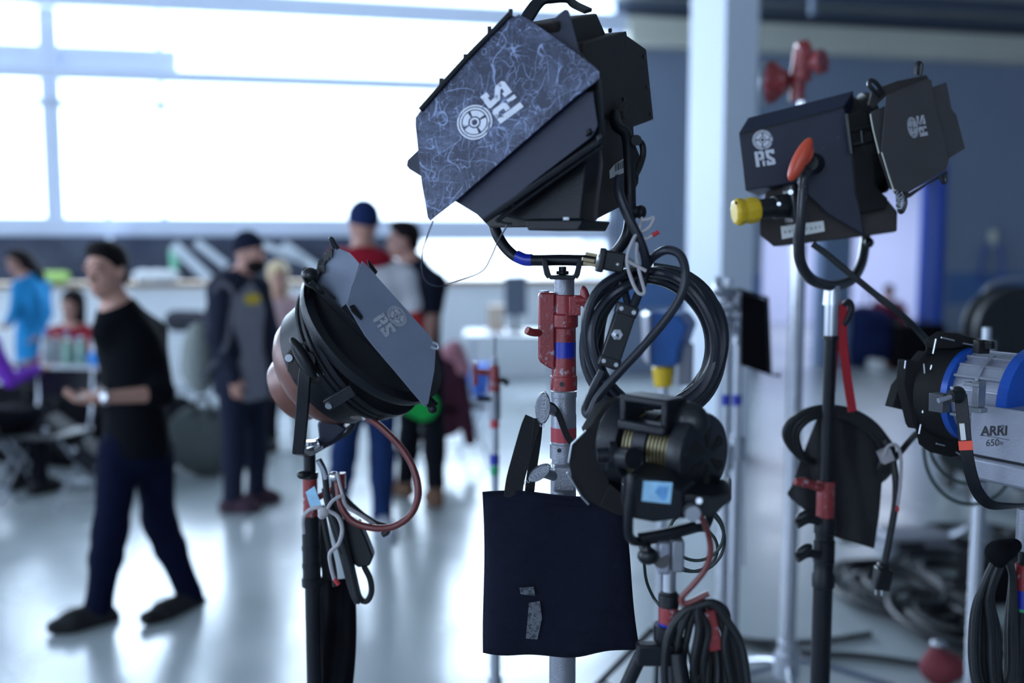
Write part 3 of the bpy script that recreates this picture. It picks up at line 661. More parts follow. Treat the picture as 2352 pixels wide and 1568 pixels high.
clay('hair_back', [('c', J['head']+V((.05, .02, .03)), J['head']+V((.15, .05, -.12)), .085, .07, None, 1, .03)], HAIR, .013, .03, parent=wblue)
def seated(label, u, v, Y, face, shirtm, hairm=HAIR, pants=None, s=.95, hair_long=False, arms=True):
    """v = eye line; sits on a seat 0.45 m high"""
    hd = P(u, v, Y); f = V(face).normalized(); r = f.cross(V((0, 0, 1))).normalized(); up = V((0, 0, 1))
    pz = .57; nk = hd-up*.17-f*.02; pv = V((hd.x, hd.y, pz))-f*.10; ch = nk.lerp(pv, .42)
    J = dict(head=hd, neck=nk, chest=ch, pelvis=pv, shL=nk-r*.19-up*.05, shR=nk+r*.19-up*.05)
    for k, sg in (('L', -1), ('R', 1)):
        J['el'+k] = J['sh'+k]+r*sg*.05-up*.26+f*.10; J['wr'+k] = J['el'+k]+f*.22-r*sg*.06+up*.04; J['ha'+k] = J['wr'+k]+f*.1-r*sg*.04
        J['hip'+k] = pv+r*sg*.09; J['knee'+k] = pv+r*sg*.12+f*.42-up*.06; J['ank'+k] = V((J['knee'+k].x, J['knee'+k].y, .09)); J['toe'+k] = J['ank'+k]+f*.18; J['toe'+k].z = .01
    o, _ = human(label, J, face, None, .014, SKIN, s, shirt=(shirtm, 'jacket'), pants=pants or cloth('black leggings', (.01, .01, .015)), shoes=SHOE, hair=hairm, hem=.05, seated=False)
    if hair_long: clay('hair_back', [('c', hd-f*.04+up*.06, hd-f*.05-up*.14, .095, .085, None, 1, .03)], hairm, .013, .03, parent=o)
    ct = V((pv.x, pv.y, 0))
    chair(ct, math.atan2(f.y, f.x), 'folding chair under the '+label.split(' sitting')[0].split(' seated')[0])
    return o
def chair(c, ang, label, seatm=None, group=None):
    f = V((math.cos(ang), math.sin(ang), 0)); r = f.cross(V((0, 0, 1))); up = V((0, 0, 1)); t = thing('folding_chair', label, 'chair', c, group)
    MB().box(c+up*.44-f*.0, (.40, .42, .025), (f, r, up)).build('seat', seatm or BLKS, t, .008)
    MB().box(c+up*.74-f*.21, (.025, .40, .20), (f, r, up)).build('backrest', seatm or BLKS, t, .008)
    for sg in (-1, 1):
        MB().tube([c+r*sg*.20+f*.24, c+r*sg*.20+up*.43-f*.14, c+r*sg*.20+up*.84-f*.22], .011, 8, 4).build('leg', STEEL, t)
        MB().tube([c+r*sg*.18-f*.26, c+r*sg*.18+up*.42+f*.14], .011, 8, 0).build('leg', STEEL, t)
    MB().cyl(c+r*.18-f*.22+up*.07, c-r*.18-f*.22+up*.07, .008, n=8).build('crossbar', STEEL, t)
    return t
seated('person in red plaid jacket seated behind the table of bottles', 163, 705, 8.2, (-.15, -1, 0), cloth('red and black plaid cloth', (.22, .02, .03)), hair_long=True)
seated('person in purple jacket seated at the left edge of the hall', -62, 700, 6.4, (.5, .8, 0), cloth('violet jacket', (.17, .04, .42)))
seated('blond person in pale pink top seated behind the bearded man', 640, 640, 8.4, (.3, -.9, 0), cloth('pale pink top', (.48, .33, .34)), BLOND, hair_long=True)
seated('person in maroon top seated far off in the corridor', 2042, 672, 14.6, (-.3, -1, 0), cloth('maroon top', (.14, .012, .03)))
# ================================================================== STANDS, LIGHTS, CABLES IN FOCUS
def legs(t, c, zj, spread, angs, r, mt, foot=True):
    for a in angs:
        d = V((math.cos(a), math.sin(a), 0)); p1 = c+d*.03+V((0, 0, zj)); p2 = V((c.x, c.y, 0))+d*spread+V((0, 0, r+.004))
        o = MB().cyl(p1, p2, r, n=12).build('leg', mt, t)
        MB().cyl(p2-d*.02+V((0, 0, .002)), p2+d*.03, r*1.35, n=12).build('rubber_foot', BLKS, o)
        b0 = c+d*.02+V((0, 0, max(zj-.28, .05))); MB().cyl(b0, p1.lerp(p2, .45), r*.6, n=8).build('brace', mt, t)
    MB().cyl(c+V((0, 0, zj-.02)), c+V((0, 0, zj+.03)), r*1.9, n=20).build('leg_collar', mt, t); MB().cyl(c+V((0, 0, max(zj-.30, .04))), c+V((0, 0, max(zj-.26, .07))), r*1.8, n=20).build('brace_collar', mt, t)
def column(name, mt, t, c, z0, z1, r0, r1=None, n=28, bevel=0, label=None):
    return MB().cyl(V((c.x, c.y, z0)), V((c.x, c.y, z1)), r0, r1, n).build(name, mt, t, bevel, label=label)
def wing_knob(t, c, ax1, ax2, ax3, r, mt, txt=None, name='wing_knob', label=None):
    mb = MB().ell(c, r, (ax1, ax2, ax3), 20, 12); o = mb.build(name, mt, t, label=label)
    return o

# ------------------------------------------------------------------ A: big light in the middle
aA = V((-.40, -.90, .12)).normalized()
LA = thing('studio_light', 'big black studio light with scuffed closed barn doors on top of the middle stand', 'studio light', P(1292, 640, 1.55))
sp0 = P(1415, 257, 1.58); sn = V((.90, -.42, 0)).normalized()
side = pl([(1345, 96), (1430, 73), (1485, 112), (1502, 275), (1456, 292), (1458, 330), (1452, 462), (1338, 522), (1334, 350)], sp0, sn)
cen = sum(side, V())/len(side)
rings = [[p-sn*t*1.0 if k == 1 else (cen+(p-cen)*k)-sn*t for p in side] for t, k in ((0, 1), (.15, 1), (.25, .62))]
MB().rings(rings).build('housing', BLKB, LA, .003)
vb = pl([(1306, 46), (1400, 28), (1424, 84), (1330, 102)], sp0, sn)
MB().prism([p-sn*.02 for p in vb], -sn*.075).build('vent_box', BLKB, LA, .003)
sc = pl([(1424, 76), (1438, 72), (1440, 82), (1428, 84)], sp0, sn); MB().prism(sc, -sn*.12).build('vent_hinge', BLK, LA)
f0 = P(1165, 270, 1.42); fn = V((-.40, -.90, .10)).normalized()
q = pl([(1172, 34), (1290, 66), (1372, 175), (1384, 325), (1190, 470), (1060, 470), (964, 262)], f0-fn*.028, fn)
MB().prism(q, -fn*.02).build('barn_door_frame', BLK, LA, .002)
q = pl([(1322, 120), (1350, 350), (1334, 505), (1206, 507), (1096, 480), (1010, 350), (1060, 150), (1200, 80)], f0-fn*.052, fn)
c_ = sum(q, V())/len(q); MB().rings([q, [p-fn*.05 for p in q], [c_+(p-c_)*.9-fn*.10 for p in q]]).build('front_panel', BLK, LA, .003)
def leaf(name, pts, off, mt, par, p0=None, n=None, th=.0016, bev=.0005, lab=None):
    p0 = p0 or f0; n = n or fn; q = pl(pts, p0+n*off, n); return MB().prism(q, -n*th).build(name, mt, par, bev, label=lab)
L1 = leaf('barn_door', [(1192, 33), (1215, 45), (1290, 97), (1364, 152), (1377, 165), (1376, 180), (1362, 192), (1322, 222), (1180, 345), (1048, 460), (1000, 497), (988, 507), (982, 500), (968, 420), (954, 290), (954, 270), (968, 250), (1163, 48)], 0, SCR, LA, lab='closed barn door leaf covered in pale scratches, with a worn reel logo')
leaf('barn_door', [(1330, 213), (1362, 210), (1373, 288), (1362, 312), (1240, 405), (1118, 502), (1106, 499), (1034, 455)], -.012, NAVY, LA, lab='clean navy barn door leaf behind the scratched one')
leaf('barn_door', [(1245, 66), (1297, 22), (1305, 24), (1312, 45), (1334, 128), (1318, 140)], -.02, NAVY, LA)
leaf('barn_door', [(970, 335), (936, 368), (934, 380), (940, 388), (985, 416)], -.02, NAVY, LA)
hb = MB().tube(pl([(1172, 32), (1066, 140), (966, 252)], f0+fn*.002, fn), .0042, 8, 4)
for u, v in ((1174, 30), (1125, 68), (1070, 132), (1015, 188)): hb.box(HIT(u-1, v+1, f0, fn), (.006, .008, .010))
hb.build('hinge_rod', BLK, LA)
h2 = MB().tube(pl([(1380, 322), (1240, 418), (1112, 506)], f0-fn*.016, fn), .005, 8, 4).tube(pl([(1384, 334), (1250, 428), (1140, 508)], f0-fn*.024, fn), .003, 8, 4)
for u, v in ((1378, 312), (1350, 300)): h2.cyl(HIT(u, v, f0, fn), HIT(u+4, v+8, f0, fn), .006, n=8)
h2.build('hinge_rod', BLK, LA)
o_, r_, d_ = HIT(1120, 259, f0, fn), HIT(1120-30, 259-40, f0, fn), HIT(1120+40, 259-30, f0, fn)
logo_mb(o_, r_-o_, d_-o_, m(44, 1.42)).build('reel_logo', LOGO, L1)
# handle, bolt, rivets, label
MB().ribbon([P(1204, 52, 1.50), P(1236, 6, 1.51), P(1262, -1, 1.52), P(1300, -2, 1.53), P(1322, 12, 1.53), P(1352, 26, 1.52)], .020, .006, V((.2, -.6, 1)), 4).build('carry_handle', BLK, LA, .001)
bo = MB().cyl(sp0, sp0+sn*.006, m(26, 1.5), n=24).cyl(sp0+sn*.006, sp0+sn*.016, m(19, 1.5), n=6); bo.build('pivot_bolt', BLKB, LA, .001)
rv = MB()
for u, v in ((1430, 228), (1388, 268), (1477, 130), (1484, 200), (1492, 262), (1367, 245), (1400, 70)): p = HIT(u, v, sp0, sn); rv.cyl(p-sn*.001, p+sn*.003, .0035, n=8)
rv.build('rivets', BLKS, LA)
lp = pl([(1410, 378), (1431, 364), (1431, 397), (1400, 410), (1399, 392)], sp0, sn); lb = MB().prism([p+sn*.0004 for p in lp], sn*.0006).build('barcode_label', WHITE, LA)
bb = MB()
for k, w in enumerate((1.5, .8, 1.2, 2, .8, 1.4, .8, 1.8, 1)):
    u = 1411+k*2.3; y0, y1 = 374-(u-1411)*.45, 394-(u-1411)*.45
    bb.prism([p+sn*.001 for p in pl([(u, y0+3), (u+w*.8, y0+3), (u+w*.8, y1), (u, y1)], sp0, sn)], sn*.0003)
bb.build('bars', INK, lb)
o1 = HIT(1414, 402, sp0, sn); text_mb('SN: 6238', o1, HIT(1424, 398, sp0, sn)-o1, V((0, 0, -1)), m(4.4, 1.5), .0012).build('label_text', INK, lb)
yk = [(1412, 262, 1.555), (1416, 288, 1.53), (1438, 308, 1.52), (1444, 350, 1.51), (1447, 430, 1.50), (1447, 500, 1.50), (1438, 545, 1.50), (1408, 584, 1.52), (1370, 597, 1.535), (1290, 597, 1.55), (1205, 596, 1.565), (1168, 576, 1.58), (1142, 538, 1.59), (1131, 492, 1.60), (1128, 430, 1.61), (1126, 330, 1.62)]
YO = MB().tube([P(*p) for p in yk], m(13, 1.5), 14, 6).build('yoke', BLK, LA)
MB().tube([P(1186, 588, 1.570), P(1205, 596, 1.565), P(1222, 597, 1.562)], m(14.2, 1.55), 14, 3).build('tape_band', BLUET, YO)
MB().ell(P(1472, 487, 1.50), (m(13, 1.5), .014, m(16, 1.5))).cyl(P(1450, 486, 1.50), P(1474, 487, 1.50), .009).build('lock_knob', BLK, LA)
MB().tube([P(1460, 322, 1.52), P(1474, 330, 1.53), P(1477, 355, 1.53), P(1468, 385, 1.52), P(1458, 405, 1.51)], m(7.5, 1.5), 10, 6).cyl(P(1458, 322, 1.51), P(1462, 322, 1.50), .008).build('side_hose', RUBD, LA)
MB().prism([p for p in pl([(1458, 330), (1470, 360), (1466, 420), (1456, 440)], P(1460, 380, 1.56), V((0, -1, 0)))], V((0, .02, 0))).build('rear_bracket', BLKB, LA)
br = MB(); Yb = 1.55
for s_ in (-1, 1):
    pts = [(1292+s_*48, 594), (1292+s_*36, 596), (1292+s_*26, 632), (1292+s_*34, 641), (1292+s_*40, 632)]
    br.prism([P(u, v, Yb-.022) for u, v in pts], V((0, .044, 0)))
br.prism([P(u, v, Yb-.022) for u, v in ((1258, 632), (1326, 632), (1320, 642), (1264, 642))], V((0, .044, 0)))
br.cyl(P(1292, 642, Yb), P(1292, 612, Yb), .006).cyl(P(1292, 630, Yb), P(1292, 622, Yb), .011, n=6)
br.build('yoke_bracket', BLK, LA, .001)
MB().prism(pl([(1206, 505), (1212, 529), (1328, 529), (1340, 505)], P(1270, 515, 1.42), V((-.2, -1, 0))), V((.05, .12, 0))).build('bottom_box', BLK, LA, .002)
ww = MB().box(P(1300, 502, 1.412), (.008, .004, .004)).build('bottom_screw', STEEL, LA)
MB().tube([P(1146, 508, 1.44), P(1160, 512, 1.43), P(1176, 514, 1.43)], .0018, 6, 4).build('wire_clip', BLK, LA)
solo('safety_wire', MB().tube([P(*p) for p in ((995, 508, 1.41), (984, 535, 1.41), (971, 575, 1.40), (968, 615, 1.40), (978, 645, 1.40), (1010, 657, 1.40), (1060, 643, 1.42), (1108, 622, 1.44), (1128, 590, 1.45), (1143, 556, 1.46), (1162, 522, 1.45), (1165, 512, 1.44))], .0011, 6, 10), WIRE,
     'thin steel wire looping down from the scratched barn door corner', 'wire')
# ------------------------------------------------------------------ A: its stand
cA = P(1296, 700, 1.60); zA = lambda v: P(1296, v, 1.60).z; cA = V((cA.x, cA.y, 0)); mA = lambda p: m(p, 1.60)
SA = thing('light_stand', 'heavy grey and red light stand in the middle, carrying the big black light', 'light stand', cA)
column('spigot', GREYM, SA, cA, zA(690), zA(640), mA(23), label='bare grey spigot on top of the stand')
rc = MB().lathe(V((cA.x, cA.y, zA(870))), (0, 0, 1), [(0, mA(29)), (zA(800)-zA(870), mA(27)), (zA(752)-zA(870), mA(27)), (zA(750)-zA(870), mA(32)), (zA(722)-zA(870), mA(32)), (zA(720)-zA(870), mA(27)), (zA(676)-zA(870), mA(27))])
rc.box(V((cA.x+mA(22), cA.y-.012, zA(700))), (mA(26), .03, mA(44)))
RC = rc.build('red_casting', REDP, SA, .0012)
MB().prism([P(u, v, 1.585) for u, v in ((1237, 680), (1240, 672), (1275, 672), (1275, 850), (1262, 846), (1240, 832), (1237, 824))], V((0, .036, 0))).build('winch_box', REDP, SA, .003)
column('red_collar', REDP, SA, cA, zA(895), zA(862), mA(31), None, 28, .001)
MB().cyl(V((cA.x-.004, cA.y-mA(31)+.001, zA(878))), V((cA.x-.004, cA.y-mA(31)-.0005, zA(878))), .004, n=10).build('collar_hole', INK, SA)
column('tape_band', BLUET, SA, cA, zA(830), zA(784), mA(27.6), label='blue tape wrapped round the red casting')
column('pin', GREYM, SA, V((P(1250, 672, 1.60).x, 1.6, 0)), zA(676), zA(667), .008)
MB().ell(P(1345, 686, 1.58), (mA(11), .008, mA(31)), (V((.97, 0, .2)), V((0, 1, 0)), V((-.2, 0, .97)))).cyl(P(1322, 690, 1.58), P(1345, 690, 1.58), .009).build('wing_handle', REDP, SA)
MB().tube([P(1240, 764, 1.59), P(1222, 763, 1.58), P(1210, 758, 1.575)], .0065, 10, 4).build('crank_stub', REDP, SA)
gp = [(0, 30), (1, 30)]
gz = [(1110, 30), (1076, 30), (1075, 26), (1062, 26), (1061, 31), (1060, 31)]
MB().lathe(V((cA.x, cA.y, zA(1165))), (0, 0, 1), [(z-zA(1165), mA(r)) for z, r in ((zA(1165), 30), (zA(1072), 30), (zA(1070), 27), (zA(1052), 27), (zA(1051), 32), (zA(1018), 32), (zA(1017), 29.5), (zA(952), 29.5), (zA(950), 28.5), (zA(912), 28.5), (zA(911), 30), (zA(898), 30))], 32).build('riser_tube', GREYM, SA)
column('tape_band', REDT, SA, cA, zA(1012), zA(980), mA(30), label='red tape wrapped round the grey riser')
MB().cyl(V((cA.x-.008, cA.y-mA(31), zA(1028))), V((cA.x-.008, cA.y-mA(32.5), zA(1028))), .0035, n=10).build('collar_hole', INK, SA)
column('lower_tube', GREYM, SA, cA, .22, zA(1160), mA(31.5))
gb = MB().box(V((cA.x, cA.y-.010, zA(1090))), (mA(52), .05, mA(60))); gb.build('brake_block', GREYM, SA, .004)
for (u, v, ang, w, h_) in ((1247, 937, 4, 17, 36), (1238, 1086, 56, 15, 30)):
    a = math.radians(ang); ax = (V((math.cos(a), 0, math.sin(a)*-1)), V((0, 1, 0)), V((math.sin(a), 0, math.cos(a))))
    ax = (V((math.cos(a), 0, -math.sin(a))), V((0, 1, 0)), V((math.sin(a), 0, math.cos(a)))); c = P(u, v, 1.535)
    k = MB().lathe(c+V((0, .008, 0)), (0, -1, 0), [(0, .85), (.002, 1), (.009, 1), (.012, .88)], 28); k.v = [c+ax[0]*((p-c).dot(V((1, 0, 0)))*mA(w))+ax[2]*((p-c).dot(V((0, 0, 1)))*mA(h_))+V((0, (p-c).y, 0)) for p in k.v]
    k.cyl(c+V((.006, .004, 0)), P(1275, v+8, 1.575), .008); kk = k.build('wing_knob', GREYM, SA, label='grey oval knob with raised maker lettering')
    text_mb('MATTHEWS', c+V((0, -.0048, 0)), -ax[2] if ang < 30 else ax[2], -ax[0] if ang < 30 else ax[0], mA(11), .0002).build('raised_lettering', STEEL, kk)
legs(SA, cA, .55, .55, (math.radians(100), math.radians(215), math.radians(335)), .014, GREYM)
# black canvas bag hung from the knob
def pouch(name, prn, quad, Y, T, mt, nu=26, nv=34, wav=.004, lab=None):
    """quad = function(s,t)->(u,v); flat sewn pouch bulging in the middle"""
    fr, bk_ = [], []
    rnd = random.Random(3)
    ph = [rnd.uniform(0, 6) for _ in range(6)]
    for j in range(nv+1):
        for i in range(nu+1):
            s, t = i/nu, j/nv; u, v = quad(s, t); p = P(u, v, Y)
            th = T*(max(0, 1-(2*s-1)**4)*max(0, 1-(2*t-1)**6))**.5*(.55+.45*t)+.002
            w = wav*(math.sin(9*s+4*t+ph[0])*.5+math.sin(5*s-11*t+ph[1])*.4+math.sin(22*s+7*t+ph[2])*.15+math.sin(3*s+25*t+ph[3])*.12)*(4*s*(1-s))**.5
            fr.append(p+V((0, -th/2+w, 0))); bk_.append(p+V((0, th/2+w*.3, 0)))
    n = nu+1; N = len(fr); fs = []
    for j in range(nv):
        for i in range(nu):
            a = j*n+i; fs.append((a, a+1, a+n+1, a+n)); fs.append((N+a, N+a+n, N+a+n+1, N+a+1))
    edge = [i for i in range(nu)]+[j*n+nu for j in range(nv)]+[nv*n+i for i in range(nu, 0, -1)]+[j*n for j in range(nv, 0, -1)]
    for a, b2 in zip(edge, edge[1:]+edge[:1]): fs.append((a, N+a, N+b2, b2))
    return MB().add(fr+bk_, fs).build(name, mt, prn, 0, 60, label=lab)
def bagq(s, t):
    L = (1108+4*t+3*math.sin(t*5), 1128+t*370); R = (1428+t*42+3*math.sin(t*6), 1136+t*352)
    u = L[0]+(R[0]-L[0])*s; v = L[1]+(R[1]-L[1])*s
    v += (1-t)*(-5*math.sin(s*math.pi*2.2)+2)+t*(14*math.sin(s*math.pi)**1.2+3*math.sin(s*14)); return u, v
YB = 1.525
BAG = thing('sandbag', 'black canvas sandbag hanging in front of the middle stand', 'sandbag', P(1285, 1500, YB))
pouch('pouch', BAG, bagq, YB, .038, CANV)
MB().tube([P(bagq(s/12, 0)[0], bagq(s/12, 0)[1]+2, YB-.004) for s in range(13)], .0022, 6, 3).tube([P(bagq(s/12, 0)[0], bagq(s/12, 0)[1]+24, YB-.0125) for s in range(1, 12)], .0008, 5, 3).build('hem_seam', CANV, BAG)
MB().ribbon([P(1178, 1142, YB-.006), P(1184, 1100, YB-.004), P(1200, 1040, YB), P(1216, 985, YB+.004), P(1226, 960, YB+.008)], m(44, YB), .002, V((.3, -1, .1))).build('webbing_strap', WEB, BAG)
MB().ribbon([P(1215, 1140, YB+.014), P(1222, 1080, YB+.012), P(1232, 1010, YB+.010), P(1236, 960, YB+.012)], m(30, YB), .002, V((.8, -.8, .1))).build('webbing_strap', WEB, BAG)
MB().ribbon([P(1232, 940, YB+.012), P(1262, 930, 1.555), P(1282, 950, 1.56), P(1302, 1000, 1.555), P(1330, 1045, 1.55), P(1352, 1140, YB+.01)], m(15, YB), .003, V((.3, -1, .2))).build('webbing_strap', WEB, BAG)
fade = mat('scuffed remains of white tape', (.10, .11, .13), .7, 0, .3, 60, 0, 200, ((.02, .022, .034), .50, 120))
tq = pl([(1193, 1350), (1226, 1347), (1229, 1368), (1196, 1364)], P(1210, 1355, YB-.0235), V((0, -1, 0)))
tr = MB().prism(tq, V((0, .0006, 0))).prism(pl([(1215, 1384), (1240, 1380), (1245, 1420), (1234, 1468), (1208, 1466), (1212, 1420)], P(1225, 1420, YB-.0245), V((0, -1, 0))), V((0, .0006, 0))); tr.build('tape_residue', fade, BAG)
# ------------------------------------------------------------------ A: cable coil, plug, switch, ties
Yc = 1.53
pts = []
RX = [168, 160, 148, 134, 122, 152, 160, 128]; RY = [172, 158, 150, 142, 150, 170, 160, 148]; CC = [(1497, 785), (1506, 790), (1494, 775), (1502, 782), (1490, 790), (1516, 800), (1492, 778), (1512, 770)]; NL = 8
for k in range(NL*16):
    a = 2*math.pi*k/16; L = k//16
    f = k/16-L; c0 = CC[L]; c1i = (L+1) % 8
    rx = RX[L]; ry = RY[L]
    rx2 = RX[c1i]; ry2 = RY[c1i]; c2 = CC[c1i]; c0 = (c0[0]+(c2[0]-c0[0])*f, c0[1]+(c2[1]-c0[1])*f)
    rx = rx+(rx2-rx)*f; ry = ry+(ry2-ry)*f
    pts.append(P(c0[0]+rx*math.cos(a-math.pi/2)*1.0+6*math.sin(3*a+L), c0[1]+ry*math.sin(a-math.pi/2)+30*(abs(math.sin(a/2))**3)*.3, Yc+.055*math.sin(L*2.4)+.012*math.sin(a*2+L)))
coil = MB().tube(pts, m(11.5, Yc), 10, 4)
coil.tube([P(1422, 408, 1.47), P(1421, 440, 1.455), P(1440, 492, 1.45), P(1468, 548, 1.45), P(1484, 600, 1.46), P(1478, 640, 1.48), P(1460, 690, 1.47), P(1450, 712, 1.465)], m(11, 1.46), 10, 6)
coil.tube([P(1488, 606, 1.48), P(1500, 590, 1.46), P(1530, 574, 1.44), P(1560, 584, 1.43), P(1574, 620, 1.43), P(1568, 668, 1.43), P(1538, 722, 1.43), P(1482, 790, 1.43), P(1425, 852, 1.43), P(1376, 908, 1.43), P(1358, 944, 1.43), P(1350, 952, 1.435), P(1345, 938, 1.44), P(1362, 895, 1.45), P(1384, 852, 1.455)], m(10.5, 1.43), 10, 6)
coil.tube([P(1428, 640, 1.50), P(1440, 690, 1.48), P(1446, 712, 1.47)], m(9, 1.46), 10, 4)
solo('coiled_cable', coil, RUB, 'large coil of thick black cable hanging right of the red casting', 'cable')
SW = thing('cable_switch', 'black inline switch box with a toggle inside the big cable coil', 'switch', P(1400, 850, 1.45))
sd = P(1395, 842, 1.45); su = P(1443, 700, 1.45); ux = (su-sd).normalized(); vx = V((ux.z, 0, -ux.x)); cc = (sd+su)/2
MB().box(cc, (m(46, 1.45), .022, (su-sd).length*.72), (vx, V((0, 1, 0)), ux)).build('box', BLKS, SW, .002)
for k in (-1, 1):
    e_ = cc+ux*(k*(su-sd).length*.42); MB().box(e_, (m(50, 1.45), .024, (su-sd).length*.17), (vx, V((0, 1, 0)), ux)).build('end_clamp', BLKS, SW, .002)
    sw = MB()
    for q in (-1, 1): sw.cyl(e_+vx*(q*m(15, 1.45))+V((0, -.012, 0)), e_+vx*(q*m(15, 1.45))+V((0, -.0135, 0)), .0032, n=10)
    sw.build('screws', STEEL, SW)
tg = P(1417, 768, 1.437); MB().lathe(tg, (0, -1, 0), [(0, .0085), (.003, .0085), (.003, .006), (.006, .006), (.006, .003), (.008, .003)], 6).tube([tg+V((0, -.005, 0)), tg+V((-.002, -.016, -.004))], .0028, 8, 0).build('toggle', CHROME, SW, .0004)
PLG = thing('power_plug', 'black plug with bare prongs tied beside the yoke of the big light', 'plug', P(1400, 622, 1.46))
MB().box(P(1402, 599, 1.46), (m(62, 1.46), .03, m(46, 1.46)), (V((.98, 0, -.18)), V((0, 1, 0)), V((.18, 0, .98)))).box(P(1380, 597, 1.455), (m(16, 1.46), .036, m(56, 1.46)), (V((.98, 0, -.18)), V((0, 1, 0)), V((.18, 0, .98)))).build('plug_body', BLKS, PLG, .003)
for u0, v0 in ((1344, 581), (1337, 594), (1340, 604)): MB().box(P(u0+14, v0+3, 1.455), (m(28, 1.46), .006, m(7, 1.46)), (V((.98, 0, -.18)), V((0, 1, 0)), V((.18, 0, .98)))).build('prong', mat('dull brass', (.30, .24, .14), .35, .9), PLG)
MB().ell(P(1444, 604, 1.455), (.008, .008, .008)).ell(P(1419, 607, 1.444), (.003, .003, .003)).build('cable_gland', STEEL, PLG)
st = MB().tube([P(*p) for p in ((1475, 500, 1.46), (1470, 520, 1.45), (1474, 532, 1.45), (1492, 521, 1.45), (1502, 500, 1.45), (1490, 503, 1.45), (1472, 506, 1.45))], .0024, 8, 6)
st.tube([P(*p) for p in ((1468, 520, 1.45), (1468, 540, 1.45), (1484, 548, 1.45), (1500, 540, 1.45))], .0024, 8, 6).tube([P(*p) for p in ((1470, 522, 1.45), (1450, 560, 1.44), (1440, 598, 1.44), (1450, 640, 1.44), (1466, 672, 1.44), (1480, 670, 1.44), (1470, 630, 1.44), (1462, 590, 1.445), (1466, 540, 1.45))], .0026, 8, 6)
st.tube([P(1442, 600, 1.44), P(1462, 610, 1.44), P(1484, 622, 1.44)], .0026, 8, 3)
TS = thing('tie_string', 'pale grey tie string knotted round the top of the big cable coil', 'string', P(1470, 672, 1.44)); st.build('string', STRING, TS)
MB().tube([P(1498, 541, 1.45), P(1513, 532, 1.45)], .0032, 8, 0).build('string_tip', REDTIP, TS)

# ------------------------------------------------------------------ D: small black light low in the middle, seen from behind
Yd = 1.33; mD = lambda p: m(p, Yd)
bA = V((.69, -.72, 0)).normalized()      # from the front of the lamp to its back
LD = thing('studio_light', 'small black studio light with slotted round back below the cable coil', 'studio light', P(1530, 1235, Yd))
back = P(1618, 1046, Yd-.03); R = mD(98)
ori = lambda t: back-bA*t
hd = MB().lathe(ori(.0), -bA, [(-.004, R*.80), (0, R*.96), (.006, R), (.022, R)], 40, ref=(0, 0, 1)); hd.build('back_cover', BLKS, LD, .001)
slots = MB(); px_, py_, _ = basis(bA)
for k in range(6):
    a = math.radians(30+60*k); d = px_*math.cos(a)+py_*math.sin(a); s = px_*-math.sin(a)+py_*math.cos(a); c = back+bA*.0045
    slots.prism([c+d*R*.20-s*.002, c+d*R*.20+s*.002, c+d*R*.62+s*.0075, c+d*R*.70, c+d*R*.62-s*.0075], bA*.0006)
slots.build('vent_slots', mat('deep black opening', (.002, .002, .003), .9), LD)
ribs = [(0.022, R*.74)]
for k in range(6): ribs += [(.026+k*.006, R*.74), (.026+k*.006, R*.86), (.0295+k*.006, R*.86), (.0295+k*.006, R*.74)]
MB().lathe(ori(0), -bA, ribs+[(.066, R*.74)], 40).build('cooling_ribs', GOLD, LD)
MB().lathe(ori(0), -bA, [(.060, R*.70), (.062, R*.90), (.085, R*.90), (.086, R*.74)], 40).build('middle_ring', BLK, LD, .001)
rb = [(.086, R*.72)]
for k in range(3): rb += [(.088+k*.006, R*.72), (.088+k*.006, R*.84), (.0915+k*.006, R*.84), (.0915+k*.006, R*.72)]
MB().lathe(ori(0), -bA, rb+[(.108, R*.72)], 40).build('cooling_ribs', GOLD, LD)
MB().lathe(ori(0), -bA, [(.106, R*.74), (.108, R*.98), (.128, R*1.05), (.140, R*1.05), (.141, R*.9)], 40).build('front_ring', BLK, LD, .001)
cf = ori(.142); U = V((0, 0, 1))
tb = MB(); c1_ = ori(.080)+U*R*.62+V((-.01, -.030, 0))
tb.box(c1_, (.080, .055, .014), (bA, bA.cross(U), U)).build('top_bar', BLK, LD, .004)
hbx = MB()
for k in (-.035, .035): hbx.box(c1_+bA*k+U*.020, (.010, .045, .032), (bA, bA.cross(U), U))
hbx.box(c1_+U*.036, (.080, .045, .010), (bA, bA.cross(U), U)); hbx.build('top_handle', BLK, LD, .003)
MB().ell(back-bA*.024+U*R*.80+V((-.004, -.012, 0)), (.030, .022, .026), (bA, bA.cross(U), U)).build('latch_cap', BLKS, LD)
# barn doors on the far side, folded outwards
def Dq(pts, y, dv=V((-.02, .035, 0)), name='barn_door', mt=BLKM, bev=.001):
    return MB().prism([P(u, v, y) for u, v in pts], dv).build(name, mt, LD, bev)
Dq([(1306, 1062), (1312, 1022), (1340, 990), (1366, 968), (1420, 930), (1412, 1000), (1392, 1060), (1400, 1120), (1440, 1182), (1420, 1184), (1385, 1168), (1334, 1140), (1312, 1096)], Yd+.05, V((.02, .02, 0)))
Dq([(1352, 985), (1385, 930), (1412, 915), (1440, 912), (1432, 950), (1398, 1000), (1378, 1050)], Yd+.065, V((-.01, .012, 0)))
Dq([(1400, 1110), (1448, 1150), (1446, 1186), (1414, 1182), (1378, 1160)], Yd+.04, V((.01, .02, 0)))
MB().tube([P(1306, 1062, Yd+.048), P(1313, 1020, Yd+.048), P(1346, 988, Yd+.048)], .0016, 6, 0).tube([P(1303, 1085, Yd+.048), P(1336, 1140, Yd+.048), P(1352, 1158, Yd+.048)], .0016, 6, 0).build('door_edge', STEEL, LD)
MB().cyl(P(1372, 1046, Yd-.02), P(1402, 1044, Yd-.02), .010, n=12).cyl(P(1396, 1046, Yd-.02), P(1412, 1048, Yd-.02), .020, n=12).cyl(P(1425, 1050, Yd-.03), P(1455, 1052, Yd-.055), .014, n=14).build('focus_knob', BLK, LD)
